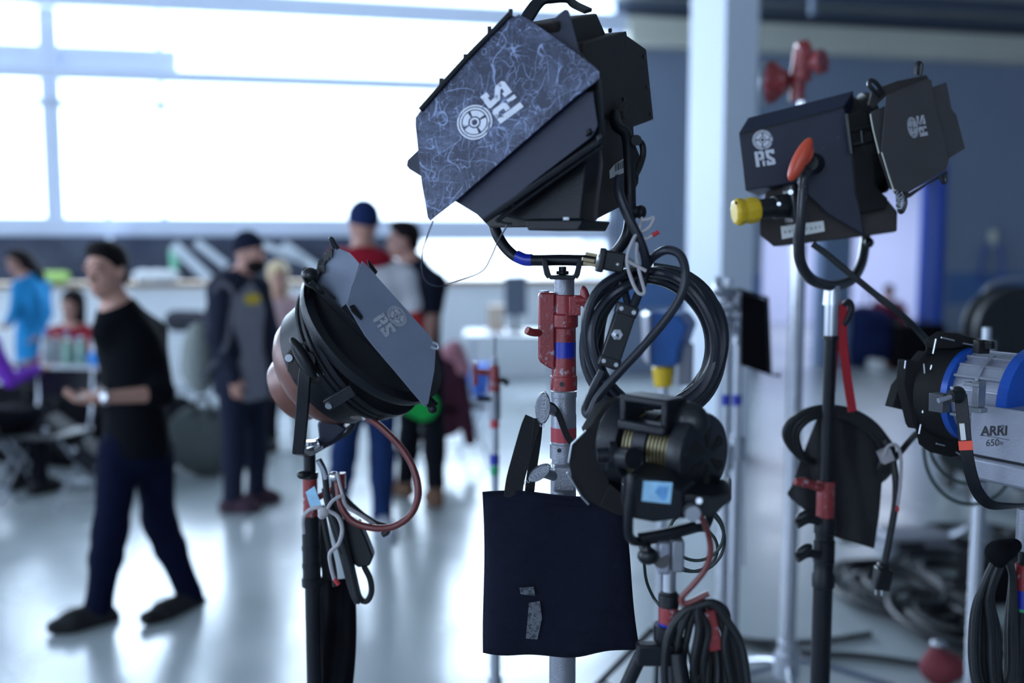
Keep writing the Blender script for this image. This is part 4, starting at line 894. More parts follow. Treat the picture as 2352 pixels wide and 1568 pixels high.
# lower electronics box
lowq = [(1428, 1095), (1512, 1095), (1568, 1128), (1568, 1178), (1562, 1192), (1500, 1200), (1436, 1188), (1426, 1150)]
MB().prism([P(u, v, Yd-.105) for u, v in lowq], V((.06, .125, 0))).build('base_box', BLK, LD, .003)
MB().prism([P(u, v, Yd-.095) for u, v in ((1560, 1132), (1640, 1142), (1678, 1132), (1680, 1150), (1655, 1170), (1640, 1186), (1560, 1192))], V((.02, .09, 0))).build('base_box_rear', BLKS, LD, .003)
MB().prism([P(u, v, Yd-.107) for u, v in ((1478, 1104), (1545, 1108), (1540, 1157), (1474, 1150))], V((0, .0008, 0))).build('rating_label', LBLU, LD, label='pale blue printed label')
MB().prism([P(u, v, Yd-.1082) for u, v in ((1512, 1116), (1536, 1118), (1530, 1146), (1522, 1150), (1504, 1130))], V((0, .0008, 0))).build('label_print', mat('mid blue print', (.12, .32, .62), .5, 0, .5, 90), LD)
MB().cyl(P(1606, 1150, Yd-.11), P(1604, 1150, Yd-.09), .004, n=14).cyl(P(1592, 1180, Yd-.115), P(1586, 1172, Yd-.10), .010, n=12).cyl(P(1578, 1174, Yd-.108), P(1600, 1170, Yd-.108), .007, n=12).build('cable_gland', STEEL, LD)
yk = MB().tube([P(*p) for p in ((1452, 1090, Yd-.115), (1450, 1120, Yd-.118), (1444, 1190, Yd-.112), (1448, 1236, Yd-.09), (1478, 1242, Yd-.03), (1540, 1228, Yd-.02), (1600, 1212, Yd), (1622, 1206, Yd+.02), (1640, 1150, Yd+.04))], .0062, 10, 5)
yk.build('yoke', BLK, LD)
MB().tube([P(1468, 1236, Yd-.045), P(1540, 1222, Yd-.04), P(1596, 1208, Yd-.03)], .0075, 10, 4).build('cross_bar', BLK, LD)
MB().box(P(1522, 1275, Yd-.02), (mD(30), .03, mD(78))).build('spigot_clamp', ARRIS, LD, .004)
MB().cyl(P(1519, 1285, Yd-.036), P(1519, 1285, Yd-.030), .0115, n=20).build('clamp_hole', INK, LD)
MB().box(P(1552, 1268, Yd-.012), (mD(30), .04, mD(76))).build('clamp_bracket', GREYM, LD, .003)
MB().tube([P(1475, 1240, Yd-.03), P(1484, 1262, Yd-.04), P(1490, 1282, Yd-.04)], .008, 10, 4).ell(P(1488, 1276, Yd-.04), (.014, .012, .012)).build('lock_knob', BLKS, LD)
# stand D
cD = P(1534, 1300, Yd); cD = V((cD.x, Yd-.012, 0)); zD = lambda v: P(1534, v, Yd-.012).z
SD = thing('light_stand', 'low stand with blue tape and red collars under the small black light', 'light stand', cD)
column('spigot', STEEL, SD, cD, zD(1380), zD(1296), mD(16))
column('black_collar', BLKS, SD, cD, zD(1392), zD(1362), mD(24), None, 24, .002); column('black_collar', BLKS, SD, cD, zD(1376), zD(1356), mD(19), None, 24, .002)
column('red_casting', REDP, SD, cD, zD(1520), zD(1392), mD(23), None, 24, .002)
column('tape_band', BLUET, SD, cD, zD(1474), zD(1428), mD(24))
MB().box(V((cD.x-.02, cD.y-.015, zD(1490))), (.05, .02, .03)).build('clamp_lug', BLK, SD, .003)
column('lower_tube', GREYM, SD, cD, .25, zD(1515), mD(22))
legs(SD, cD, zD(1482), .50, (math.radians(170), math.radians(60), math.radians(285)), .010, BLK)
MB().box(P(1632, 1440, Yd-.01), (mD(34), .03, mD(100)), (V((.97, 0, .2)), V((0, 1, 0)), V((-.2, 0, .97)))).tube([P(1545, 1420, Yd), P(1600, 1400, Yd), P(1632, 1395, Yd)], .009, 10, 3).build('red_side_bracket', REDP, SD, .004)
# hanging cables D
hc_ = MB()
for i, (x0, x1, vb) in enumerate(((1570, 1532, 1640), (1580, 1556, 1620), (1592, 1575, 1650), (1602, 1598, 1600), (1612, 1620, 1640), (1622, 1700, 1620), (1632, 1716, 1650), (1640, 1678, 1610), (1618, 1688, 1660))):
    y = Yd-.04+.012*(i % 3)
    if i < 5: ps = [P(1600, 1392-4*(i % 2), y), P(x0, 1404+3*i, y), P(x1+6, 1450, y), P(x1-6, 1520, y), P(x1, vb-30, y), P(x1+20, vb, y), P(x1+48, vb-30, y+.02), P(x0+40, 1480, y+.03), P(1612, 1395, y+.02)]
    else: ps = [P(1600, 1392, y), P(x0, 1384, y), P(x0+30, 1412, y), P(x1-14, 1480, y), P(x1, 1560, y), P(x1+6, vb, y), P(x1-30, vb-10, y+.03), P(1640, 1500, y+.04), P(1606, 1400, y+.03)]
    hc_.tube(ps, mD(9), 8, 6)
solo('hanging_cable', hc_, RUBD, 'bundle of black cable loops hanging beside the blue taped low stand', 'cable')
solo('lamp_cable', MB().tube([P(*p) for p in ((1590, 1172, Yd-.11), (1612, 1190, Yd-.10), (1628, 1230, Yd-.07), (1632, 1270, Yd-.065), (1618, 1310, Yd-.06), (1590, 1345, Yd-.055), (1566, 1372, Yd-.05), (1575, 1385, Yd-.05), (1628, 1362, Yd-.05))], mD(7), 10, 8), REDC, 'red brown cable curving down from the small black light', 'cable')
solo('drape_cloth', MB().prism([P(u, v, Yd+.02) for u, v in ((1606, 1440), (1650, 1450), (1655, 1540), (1690, 1600), (1700, 1700), (1600, 1700), (1590, 1560))], V((0, .03, 0))), CANVD, 'black cloth hanging behind the cable loops of the low stand', 'cloth', bevel=.006)
gl = MB()
for i, (cx_, cy_, rx, ry) in enumerate(((1600, 1225, 62, 62), (1598, 1240, 66, 72), (1588, 1260, 60, 52))):
    gl.tube([P(cx_+rx*math.cos(a), cy_+ry*math.sin(a), 1.62+.01*i) for a in [2*math.pi*k/12 for k in range(12)]], .0028, 8, 5, closed=True)
gl.tube([P(1478, 1270, 1.6), P(1484, 1330, 1.6), P(1500, 1370, 1.6), P(1515, 1390, 1.58)], .0026, 8, 6)
solo('thin_cable', gl, RUBG, 'thin dark green cable loops behind the small black light', 'cable')
# ------------------------------------------------------------------ B: copper coloured lamp on the left, barn doors pointing up right
Yb_ = 1.82; mB = lambda p: m(p, Yb_)
aB = V((.80, -.33, .50)).normalized(); aF = V((.68, -.33, .66)).normalized()
LB = thing('studio_light', 'round black and copper brown studio light with grey barn doors, left of the middle', 'studio light', P(712, 1045, 1.80))
Cf = P(843, 782, 1.80)
MB().lathe(Cf, -aB, [(-.002, .142), (0, .150), (.010, .150), (.012, .139), (.018, .146), (.024, .146), (.026, .136), (.032, .143), (.038, .143), (.041, .132), (.048, .131), (.050, .125), (.100, .119), (.103, .110)], 56).build('housing', BLK, LB, .0008)
MB().lathe(Cf, -aB, [(.100, .113), (.112, .112), (.128, .107), (.142, .096), (.150, .080), (.151, .068)], 48).build('copper_shell', COPPER, LB)
bd = Cf-aB*.146+V((0, 0, -.006)); MB().lathe(bd, -aB, [(0, .068), (.036, .066), (.046, .062), (.053, .050), (.055, .02)], 40).build('rear_drum', COPPER, LB)
nb = (V((0, -1, 0))-aB*(V((0, -1, 0)).dot(aB))).normalized(); tb_ = aB.cross(nb).normalized()
def onB(d, ang, R): a = math.radians(ang); return Cf-aB*d+(nb*math.cos(a)+tb_*math.sin(a))*R
sl = MB()
for k in range(7): sl.box(onB(.172, 40+k*6, .0665), (.024, .003, .002), (aB, tb_, nb))
sl.build('drum_vents', INK, LB)
for dsg, ang in ((.03, 22), (.03, -150), (.03, 160)):
    o = MB().box(onB(.026, ang, .150), (.062, .020, .008), (aB, tb_, (nb*math.cos(math.radians(ang))+tb_*math.sin(math.radians(ang))))).build('clip_bar', BLK, LB, .001)
    MB().cyl(onB(.050, ang, .152), onB(.050, ang, .158), .006, n=12).build('clip_screw', STEEL, o)
MB().lathe(Cf+aF*.004, aF, [(0, .150), (.010, .156), (.020, .156), (.021, .135), (.0, .134)], 48, cap=False).build('door_ring', BLK, LB)
fb = P(848, 782, 1.80)
# barn door frame seen nearly edge on
e0, e1_ = P(706, 654, 1.73), P(986, 930, 1.73); dd = (e1_-e0).normalized(); wv = ray(846, 790).normalized()
mbf = MB()
for s_ in (0, 1):
    w0 = wv*(.0 if s_ == 0 else .26); mbf.box((e0+e1_)/2+w0+aF*.008, ((e1_-e0).length, .018, .014), (dd, wv, aF))
for s_ in (0, 1): mbf.box((e0 if s_ == 0 else e1_)+wv*.13+aF*.008, (.018, .27, .014), (dd, wv, aF))
mbf.build('barn_door_frame', BLK, LB, .0015)
mb_ = MB()
for k in range(5): p = e0.lerp(e1_, .12+.19*k)+aF*.016; mb_.cyl(p-dd*.016, p+dd*.016, .0045, n=8)
mb_.build('hinges', BLKS, LB)
MB().tube([P(698, 640, 1.72), P(704, 652, 1.71), P(722, 662, 1.71), P(738, 672, 1.715), P(728, 655, 1.72)], .003, 8, 4).build('wire_loop', BLKS, LB)
MB().ell(P(712, 632, 1.73), (.015, .014, .014)).cyl(P(700, 622, 1.74), P(716, 640, 1.73), .009).build('clamp_knob', BLKS, LB)
# leaves
nl = V((.42, -.85, .32)).normalized(); pl0 = P(900, 770, 1.70)
LF = leaf('barn_door', [(832, 599), (838, 604), (985, 768), (1002, 790), (998, 850), (984, 926), (976, 934), (905, 850), (862, 800), (838, 770), (796, 698), (806, 660)], 0, GREYB, LB, pl0, nl, .002, .0005, 'grey barn door leaf with worn logo')
n2_ = V((-.35, -.85, .35)).normalized(); p2_ = P(790, 650, 1.74)
leaf('barn_door', [(764, 573), (772, 568), (802, 580), (826, 606), (795, 697), (782, 708), (735, 655), (722, 646), (735, 620)], 0, GREYB, LB, p2_, n2_, .002, .0005)
leaf('barn_door', [(722, 646), (730, 600), (752, 578), (760, 575), (735, 640)], -.012, BLK, LB, p2_, n2_, .002, .0005)
hg = MB().tube(pl([(724, 648), (744, 606), (764, 570)], p2_+n2_*.003, n2_), .003, 8, 3)
for u, v in ((750, 590), (757, 583), (740, 618)): hg.box(HIT(u, v, p2_+n2_*.004, n2_), (.010, .008, .012))
hg.build('hinge_rod', BLKS, LB)
MB().tube([P(777, 572, 1.735), P(768, 560, 1.735), P(763, 549, 1.735), P(759, 548, 1.735), P(762, 558, 1.735), P(768, 572, 1.735)], .0035, 8, 4).build('wire_clip', BLKS, LB)
MB().tube([P(994, 786, 1.68), P(1004, 790, 1.68), P(1007, 799, 1.68), P(998, 800, 1.68), P(990, 796, 1.68)], .0022, 8, 5).build('wire_clip', STEEL, LB)
MB().ribbon([P(972, 900, 1.72), P(982, 920, 1.715), P(994, 940, 1.71)], .012, .004, V((.3, -1, .2)), 3).build('lever_arm', BLK, LB)
MB().ell(P(993, 939, 1.71), (.008, .006, .008)).build('lever_end', BLK, LB)
for pts in (((842, 597), (848, 602), (866, 625), (862, 632), (846, 614)), ((801, 704), (812, 700), (832, 728), (828, 736), (806, 716))):
    MB().prism([p+nl*.001 for p in pl(pts, pl0, nl)], nl*.003).build('hinge_tab', BLKS, LB, .0006)
o_ = HIT(898, 736, pl0, nl); r_ = HIT(910, 752, pl0, nl)-o_; d_ = HIT(885, 745, pl0, nl)-o_
lm = logo_mb(o_, r_, d_, m(27, 1.7), .0008, .8); lm.build('reel_logo', LOGOD, LF)
# side plate, T handle, yoke
plq = [(655, 812), (676, 790), (716, 780), (744, 800), (746, 866), (732, 880), (700, 880), (672, 872), (658, 852)]
MB().prism([P(u, v, 1.685) for u, v in plq], V((.015, .05, .0))).build('pivot_plate', BLKB, LB, .003)
sc_ = MB()
for u, v in ((663, 822), (736, 856)): sc_.cyl(P(u, v, 1.686), P(u, v, 1.678), .0065, n=14)
sc_.build('plate_screws', STEEL, LB)
MB().ell(P(696, 822, 1.655), (.011, .013, .040), (V((.87, 0, .5)), V((0, 1, 0)), V((-.5, 0, .87)))).cyl(P(702, 828, 1.66), P(702, 828, 1.69), .016).build('wing_handle', BLKS, LB, label='black oval clamp handle')
MB().ribbon([P(704, 836, 1.665), P(699, 880, 1.665), P(694, 950, 1.672), P(686, 1040, 1.68)], mB(26), .012, V((0, -1, 0)), 4).build('yoke', BLK, LB, .0015)
MB().ribbon([P(686, 1036, 1.685), P(700, 1040, 1.74), P(716, 1034, 1.80), P(760, 1010, 1.86), P(798, 985, 1.93), P(806, 960, 1.95), P(800, 900, 1.96)], .022, .010, V((0, -.2, -1)), 4).build('yoke', BLK, LB, .0015)
MB().prism([P(u, v, 1.80) for u, v in ((728, 972), (750, 955), (798, 985), (762, 1018), (734, 1024))], V((0, .05, 0))).build('tilt_bracket', NAVY, LB, .004)
MB().ell(P(795, 938, 1.78), (.040, .03, .014), (V((.93, 0, -.36)), V((0, 1, 0)), V((.36, 0, .93)))).build('cable_cover', mat('scraped bare patch', (.24, .20, .18), .5, .2, .5, 50), LB)
MB().cyl(P(812, 938, 1.77), P(838, 952, 1.77), .008).cyl(P(832, 944, 1.77), P(840, 962, 1.77), .007).build('cable_gland', STEEL, LB)
MB().tube([P(868, 912, 1.79), P(880, 902, 1.79), P(893, 900, 1.79), P(888, 915, 1.79), P(868, 932, 1.79), P(850, 942, 1.79)], .0025, 8, 4).build('reflector_edge', CHROME, LB)
# stand B
cB = P(714, 1200, 1.80); cB = V((cB.x, cB.y, 0)); zB = lambda v: P(714, v, 1.80).z; mb1 = lambda p: m(p, 1.80)
SB = thing('light_stand', 'black light stand with red collar and steel joint under the copper brown light', 'light stand', cB)
MB().cyl(P(692, 1036, 1.785), P(736, 1018, 1.785), .011).cyl(P(712, 1022, 1.77), P(712, 1012, 1.77), .010).ell(P(698, 1030, 1.785), (.015, .013, .015)).build('steel_joint', CHROME, SB)
column('spigot', BLK, SB, cB, zB(1100), zB(1030), mb1(14)); column('black_collar', BLKS, SB, cB, zB(1098), zB(1084), mb1(19), None, 24, .001)
MB().ell(P(694, 1090, 1.78), (.010, .008, .008)).cyl(P(694, 1090, 1.78), P(712, 1088, 1.79), .005).build('lock_screw', BLKS, SB)
column('red_casting', REDP, SB, cB, zB(1184), zB(1098), mb1(17))
lb_ = MB().prism([P(u, v, 1.772) for u, v in ((702, 1130), (722, 1116), (738, 1160), (714, 1170))], V((0, .001, 0))).build('rating_label', LBLU, SB, label='pale blue label')
column('sleeve', BLK, SB, cB, zB(1330), zB(1184), mb1(21)); column('sleeve_ring', BLK, SB, cB, zB(1345), zB(1326), mb1(24), None, 24, .001); column('sleeve_ring', BLK, SB, cB, zB(1262), zB(1252), mb1(22.5)); column('sleeve_ring', BLK, SB, cB, zB(1302), zB(1292), mb1(22.5))
column('lower_tube', BLK, SB, cB, .20, zB(1345), mb1(17)); legs(SB, cB, .50, .52, (math.radians(120), math.radians(220), math.radians(330)), .010, BLK)
MB().box(P(786, 1104, 1.80), (.012, .02, .030)).cyl(P(716, 1150, 1.80), P(784, 1112, 1.80), .006).build('red_wing_knob', REDP, SB, .002)
solo('lamp_cable', MB().tube([P(*p) for p in ((838, 955, 1.77), (872, 978, 1.76), (918, 1024, 1.75), (948, 1072, 1.74), (961, 1128, 1.73), (946, 1178, 1.73), (905, 1208, 1.73), (858, 1212, 1.73), (812, 1198, 1.735), (786, 1168, 1.74), (777, 1128, 1.75), (772, 1085, 1.76))], mb1(8), 12, 8), REDC, 'red brown cable looping from the copper brown light down to its stand', 'cable')
bc = MB()
for i, ps in enumerate((((732, 1055), (745, 1085), (752, 1140), (770, 1200), (800, 1290), (820, 1370)), ((760, 1085), (766, 1100), (770, 1150), (790, 1230), (812, 1330), (822, 1380), (812, 1360), (790, 1270)), ((745, 1120), (760, 1190), (785, 1270), (806, 1350), (820, 1384)), ((772, 1090), (790, 1140), (830, 1180), (862, 1200), (885, 1208), (890, 1220), (878, 1228)),
     ((836, 1300), (850, 1330), (853, 1360), (842, 1380), (826, 1372), (815, 1330), (800, 1260)), ((738, 1160), (748, 1220), (765, 1300), (770, 1345)))):
    bc.tube([P(u, v, 1.755+.006*i) for u, v in ps], mb1(7), 10, 6)
solo('hanging_cable', bc, RUBD, 'bundle of black cables tied to the stand under the copper brown light', 'cable')
PB = thing('power_adapter', 'black cable box hanging right of the cables tied to the left stand', 'adapter', P(825, 1300, 1.79))
MB().prism([P(u, v, 1.775) for u, v in ((786, 1192), (822, 1198), (840, 1235), (857, 1280), (848, 1300), (822, 1304), (806, 1290))], V((0, .03, 0))).build('box_body', BLKS, PB, .003)
MB().box(P(794, 1186, 1.79), (.014, .02, .012)).build('box_end', WHITE, PB, .002)
TSB = thing('tie_string', 'pale grey string bow tied round the cables of the left stand', 'string', P(742, 1290, 1.74))
s1 = MB().tube([P(*p) for p in ((698, 1225, 1.735), (697, 1190, 1.73), (712, 1170, 1.725), (735, 1165, 1.72), (748, 1172, 1.72), (764, 1150, 1.72), (786, 1138, 1.725), (790, 1150, 1.73), (800, 1165, 1.735), (840, 1190, 1.74), (862, 1206, 1.745))], .0035, 8, 6)
s1.tube([P(*p) for p in ((748, 1170, 1.72), (775, 1185, 1.72), (786, 1215, 1.72), (778, 1248, 1.72), (758, 1270, 1.72), (760, 1300, 1.725), (768, 1330, 1.73))], .0038, 8, 6).ell(P(744, 1176, 1.72), (.010, .008, .010)).ell(P(740, 1182, 1.72), (.008, .008, .008))
s1.tube([P(788, 1140, 1.725), P(780, 1110, 1.73), P(774, 1085, 1.735)], .003, 8, 4)
s1.build('string', STRING, TSB)
MB().tube([P(768, 1328, 1.73), P(778, 1342, 1.73)], .0042, 8, 0).build('string_tip', REDTIP, TSB)
def drapeq(s, t):
    L = 728+10*math.sin(t*2.2)-4*t; R = 815+7*math.sin(t*3.0)-18*t*t; return L+(R-L)*s, 1330+t*330
DC = thing('black_cloth_bag', 'narrow black cloth bag hanging down along the left stand', 'bag', P(770, 1660, 1.84))
pouch('pouch', DC, drapeq, 1.84, .045, CANVD, 20, 26, .014)
MB().ribbon([P(752, 1345, 1.835), P(750, 1300, 1.83), P(735, 1230, 1.83), P(726, 1190, 1.83)], .02, .003, V((.2, -1, 0))).build('webbing_strap', WEB, DC)
MB().ell(P(768, 1095, 1.745), (.010, .008, .010)).tube([P(730, 1058, 1.745), P(742, 1080, 1.745), P(748, 1100, 1.745)], .004, 8, 4).build('steel_hook', CHROME, SB)

# ------------------------------------------------------------------ C: black box-shaped light, upper right
Yc_ = 1.98; mC = lambda p: m(p, Yc_)
nC = V((-.12, -.99, 0)).normalized(); pC = P(1830, 400, Yc_); aC = V((.965, -.117, .235)).normalized(); UP = V((0, 0, 1))
LC = thing('studio_light', 'black box-shaped studio light with white reel logo and yellow plug, upper right', 'studio light', P(1910, 665, 2.0))
sd_ = pl([(1696, 305), (1937, 244), (1955, 300), (1965, 420), (1985, 540), (1900, 490), (1826, 419), (1712, 438)], pC, nC)
exC = V((.33, .944, 0))
def chf(t, k):
    r_ = [p+exC*t for p in sd_]
    if k: r_[0] = r_[0]+UP*.030+aC*.014; r_[1] = r_[1]+UP*.030+aC*.018
    return r_
MB().rings([chf(0, 0), chf(.035, 1), chf(.20, 1), chf(.235, 0)]).build('housing', NAVY, LC, .002)
lo_ = pl([(1744, 505), (1745, 539), (1777, 566), (1990, 541), (2060, 531), (2061, 486), (1990, 400), (1900, 400), (1760, 440)], pC-nC*.03, nC)
MB().prism(lo_, exC*.17).build('lower_housing', BLKB, LC, .002)
tr = pl([(1858, 460), (1985, 536), (1880, 553), (1858, 556)], pC, nC)
MB().prism([p+nC*.001 for p in pl([(1700, 306), (1935, 246), (1937, 250), (1701, 311)], pC, nC)], nC*.001).build('chamfer_seam', BLK, LC)
cr = P(1992, 332, 2.06)
MB().lathe(cr-aC*.05, aC, [(0, .100), (.04, .100), (.041, .092), (.055, .092), (.056, .104), (.066, .104)], 44).build('lens_ring', BLKM, LC, .001)
MB().prism([P(u, v, 1.965) for u, v in ((1950, 262), (1992, 250), (2004, 300), (2012, 430), (2040, 455), (2035, 480), (1975, 490), (1962, 440))], V((0, .20, 0))).build('front_frame', BLKM, LC, .003)
clb = MB()
for v0, v1 in ((262, 350),): clb.tube([P(1946, 262, 1.955), P(1948, 290, 1.952), P(1956, 352, 1.952)], .0045, 8, 3)
clb.tube([P(1952, 300, 1.955), P(1975, 296, 1.952), P(2000, 290, 1.95)], .0025, 8, 0).tube([P(1960, 332, 1.955), P(1980, 328, 1.952), P(2005, 322, 1.95)], .0025, 8, 0).tube([P(1978, 300, 1.953), P(1981, 330, 1.952)], .0025, 8, 0)
clb.build('front_wire_guard', BLKS, LC)
LCn = V((.16, -.97, .12)).normalized(); LCp = P(2110, 320, 1.90)
BROWN = mat('brown black painted leaf', (.034, .031, .034), .5, 0, .25, 12, .1, 300, ((.12, .11, .11), .72, 70))
LCL = leaf('barn_door', [(2036, 218), (2131, 180), (2140, 184), (2146, 230), (2180, 366), (2174, 390), (2087, 442), (2056, 438), (2050, 428), (2024, 348)], 0, BROWN, LC, LCp, LCn, .002, .0005, 'large brown black barn door leaf with worn logo')
leaf('barn_door', [(2120, 196), (2144, 199), (2174, 188), (2186, 250), (2197, 264), (2217, 341), (2176, 366), (2130, 380)], -.012, BROWN, LC, LCp, LCn, .002, .0005)
leaf('barn_door', [(1998, 262), (2002, 256), (2034, 243), (2030, 345), (2052, 432), (2046, 436), (2018, 356)], -.010, BROWN, LC, LCp, LCn, .002, .0005)
leaf('barn_door', [(1996, 240), (2003, 212), (2028, 198), (2060, 186), (2128, 172), (2133, 180), (2036, 220), (2008, 246)], -.02, BLKB, LC, LCp, LCn, .008, .0005)
leaf('barn_door', [(2054, 436), (2090, 443), (2176, 392), (2178, 400), (2130, 424), (2092, 452), (2070, 462)], -.008, BLKB, LC, LCp, LCn, .006, .0005)
pe = MB().tube(pl([(1999, 262), (2006, 300), (2019, 352)], LCp+LCn*-.009, LCn), .0012, 6, 3).tube(pl([(2025, 350), (2050, 430), (2058, 437)], LCp+LCn*.001, LCn), .0014, 6, 3)
pe.build('chipped_edge', mat('bare chipped edge', (.5, .5, .44), .5, 0, .3, 60), LC)
for ps in (((2104, 172, 1.89), (2105, 152, 1.89), (2110, 144, 1.89), (2116, 150, 1.89), (2113, 174, 1.89)), ((2020, 222, 1.89), (2004, 205, 1.88), (1996, 194, 1.88), (2000, 184, 1.88), (2012, 190, 1.88), (2030, 214, 1.89)), ((2160, 404, 1.89), (2168, 420, 1.89), (2172, 410, 1.89), (2166, 398, 1.89)), ((2062, 450, 1.89), (2066, 484, 1.89), (2074, 484, 1.89), (2080, 462, 1.89), (2070, 444, 1.89))):
    MB().tube([P(*p) for p in ps], .004, 8, 5).build('wire_clip', BLKS, LC)
ch_ = MB()
for k in range(5): p = P(2066+3*(k % 2), 470-6*k, 1.885); ch_.tube([p+V((.006*math.cos(a), .002*math.sin(a*2), .007*math.sin(a))) for a in [2*math.pi*q/8 for q in range(8)]], .0012, 6, 2, closed=True)
ch_.build('safety_chain', STEEL, LC)
o_ = HIT(2106, 291, LCp, LCn); r_ = HIT(2102, 271, LCp, LCn)-o_; d_ = HIT(2126, 287, LCp, LCn)-o_
logo_mb(o_, r_, d_, m(25, 1.9), .0006, .52).build('reel_logo', LOGOD, LCL)
o_ = HIT(1754, 341, pC, nC); r_ = HIT(1774, 338, pC, nC)-o_; d_ = HIT(1757, 362, pC, nC)-o_
logo_mb(o_, r_, d_, m(23, Yc_), .0006).build('reel_logo', LOGO, LC, label='worn white reel logo over block letters')
lb_ = MB().prism([p+nC*.001 for p in pl([(1793, 520), (1891, 507), (1894, 531), (1796, 549)], pC-nC*.03, nC)], nC*.001).build('faded_label', WHITE, LC)
inkb = MB(); rnd = random.Random(5)
for k in range(9):
    u = 1800+k*10; v = 531-(u-1793)*.135; inkb.prism([p+nC*.002 for p in pl([(u, v), (u+rnd.uniform(3, 7), v-1), (u+rnd.uniform(3, 7), v+rnd.uniform(3, 7)), (u+1, v+6)], pC-nC*.03, nC)], nC*.0003)
inkb.build('faded_print', mat('faded grey print', (.3, .3, .34), .6), lb_)
MB().cyl(P(1828, 470, 1.935), P(1776, 476, 1.925), mC(28), mC(26), 24).cyl(P(1780, 476, 1.926), P(1742, 481, 1.92), mC(22), None, 24).build('connector', BLKS, LC, .002)
fl = MB(); fl.box(P(1816, 470, 1.93), (.012, .07, .078), (V((.99, 0, .1)), V((0, 1, 0)), V((-.1, 0, .99)))); fl.build('connector_flange', BLKS, LC, .006)
MB().cyl(P(1789, 468, 1.902), P(1789, 468, 1.897), .004, n=10).cyl(P(1816, 441, 1.905), P(1816, 441, 1.897), .005, n=10).build('connector_screws', STEEL, LC)
yp = MB().lathe(P(1744, 481, 1.92), (P(1686, 488, 1.915)-P(1744, 481, 1.92)), [(0, .020), (.004, .024), (.020, .026), (.030, .0235), (.036, .0265), (.044, .027), (.050, .022)], 9)
LCY = thing('power_plug', 'bright yellow twist-lock plug fitted into the upper right light', 'plug', P(1715, 515, 1.92)); yp.build('plug_body', YEL, LCY, .002)
MB().cyl(P(1691, 466, 1.893), P(1691, 466, 1.889), .003, n=8).build('plug_screw', INK, LCY)
ykc = [(1868, 385, 1.93), (1848, 402, 1.90), (1842, 440, 1.90), (1838, 500, 1.90), (1835, 560, 1.91), (1840, 606, 1.93), (1862, 640, 1.95), (1895, 654, 1.98), (1925, 655, 2.01), (1958, 640, 2.06), (1978, 605, 2.12), (1986, 565, 2.17), (1988, 530, 2.20), (1985, 400, 2.24)]
MB().tube([P(*p) for p in ykc], mC(12.5), 12, 6).build('yoke', mat('worn black painted tube', (.018, .018, .024), .3, .1, .2, 20, .1, 300, ((.25, .25, .28), .64, 70)), LC)
MB().ell(P(1996, 557, 2.12), (.010, .010, .011)).build('lock_knob', BLKS, LC)
MB().cyl(P(1870, 376, 1.965), P(1862, 374, 1.90), mC(24), mC(18), 22).build('pivot_hub', BLK, LC, .002)
ax_ = (V((.90, 0, -.42)), V((0, 1, 0)), V((.42, 0, .90)))
MB().ell(P(1838, 366, 1.865), (mC(17), .016, mC(51)), ax_, 18, 12).ell(P(1850, 358, 1.875), (mC(15), .02, mC(26)), ax_).build('tilt_handle', REDK, LC, label='orange red tilt handle')
# stand C
cC = P(1904, 900, 2.0); cC = V((cC.x, 2.0, 0)); zC = lambda v: P(1904, v, 2.0).z; mc = lambda p: m(p, 2.0)
SCs = thing('light_stand', 'slim black light stand with small red collar under the upper right light', 'light stand', cC)
column('spigot_clamp', STEEL, SCs, cC, zC(700), zC(656), mc(20), mc(17)); column('steel_sleeve', STEEL, SCs, cC, zC(776), zC(700), mc(16)); column('sleeve_ring', BLKS, SCs, cC, zC(780), zC(770), mc(18))
column('upper_tube', BLK, SCs, cC, zC(1110), zC(776), mc(14)); column('red_casting', REDP, SCs, cC, zC(1190), zC(1104), mc(21), None, 24, .002)
MB().cyl(P(1886, 1120, 1.98), P(1850, 1108, 1.97), .009).cyl(P(1850, 1108, 1.97), P(1826, 1106, 1.965), .011, .007).build('red_wing_knob', REDP, SCs, .001)
sr = MB().lathe(V((cC.x, cC.y, zC(1350))), (0, 0, 1), [(0, mc(22)), (.004, mc(26)), (.03, mc(26)), (.034, mc(23)), (zC(1290)-zC(1350), mc(23)), (zC(1289)-zC(1350), mc(25)), (zC(1240)-zC(1350), mc(25)), (zC(1238)-zC(1350), mc(22)), (zC(1225)-zC(1350), mc(22)), (zC(1223)-zC(1350), mc(25)), (zC(1196)-zC(1350), mc(25)), (zC(1186)-zC(1350), mc(22))], 28); sr.build('black_collar', BLK, SCs)
for dv in (0, 78):
    MB().tube([P(1880, 1196+dv, 1.97), P(1855, 1192+dv, 1.96), P(1830, 1205+dv, 1.955)], .009, 10, 4).ell(P(1846, 1184+dv, 1.955), (.020, .010, .010), (V((.85, 0, .5)), V((0, 1, 0)), V((-.5, 0, .85)))).build('clamp_lever', BLKS, SCs)
column('lower_tube', BLK, SCs, cC, .2, zC(1348), mc(23)); legs(SCs, cC, .42, .50, (math.radians(75), math.radians(190), math.radians(310)), .010, BLK)
solo('lamp_cable', MB().tube([P(*p) for p in ((1866, 560, 1.96), (1900, 585, 1.95), (1955, 630, 1.93), (2010, 675, 1.92), (2062, 715, 1.91), (2105, 755, 1.92), (2140, 800, 1.98), (2170, 880, 2.05), (2150, 960, 2.02), (2100, 1000, 1.99), (2066, 1040, 2.03), (2030, 1080, 2.10), (1985, 1130, 2.12))], mc(7.5), 10, 8), RUBD, 'black cable running from the upper right light down behind the blue ringed light', 'cable')
ST = thing('red_strap', 'bright red webbing strap hanging beside the slim black stand', 'strap', P(1945, 945, 1.99))
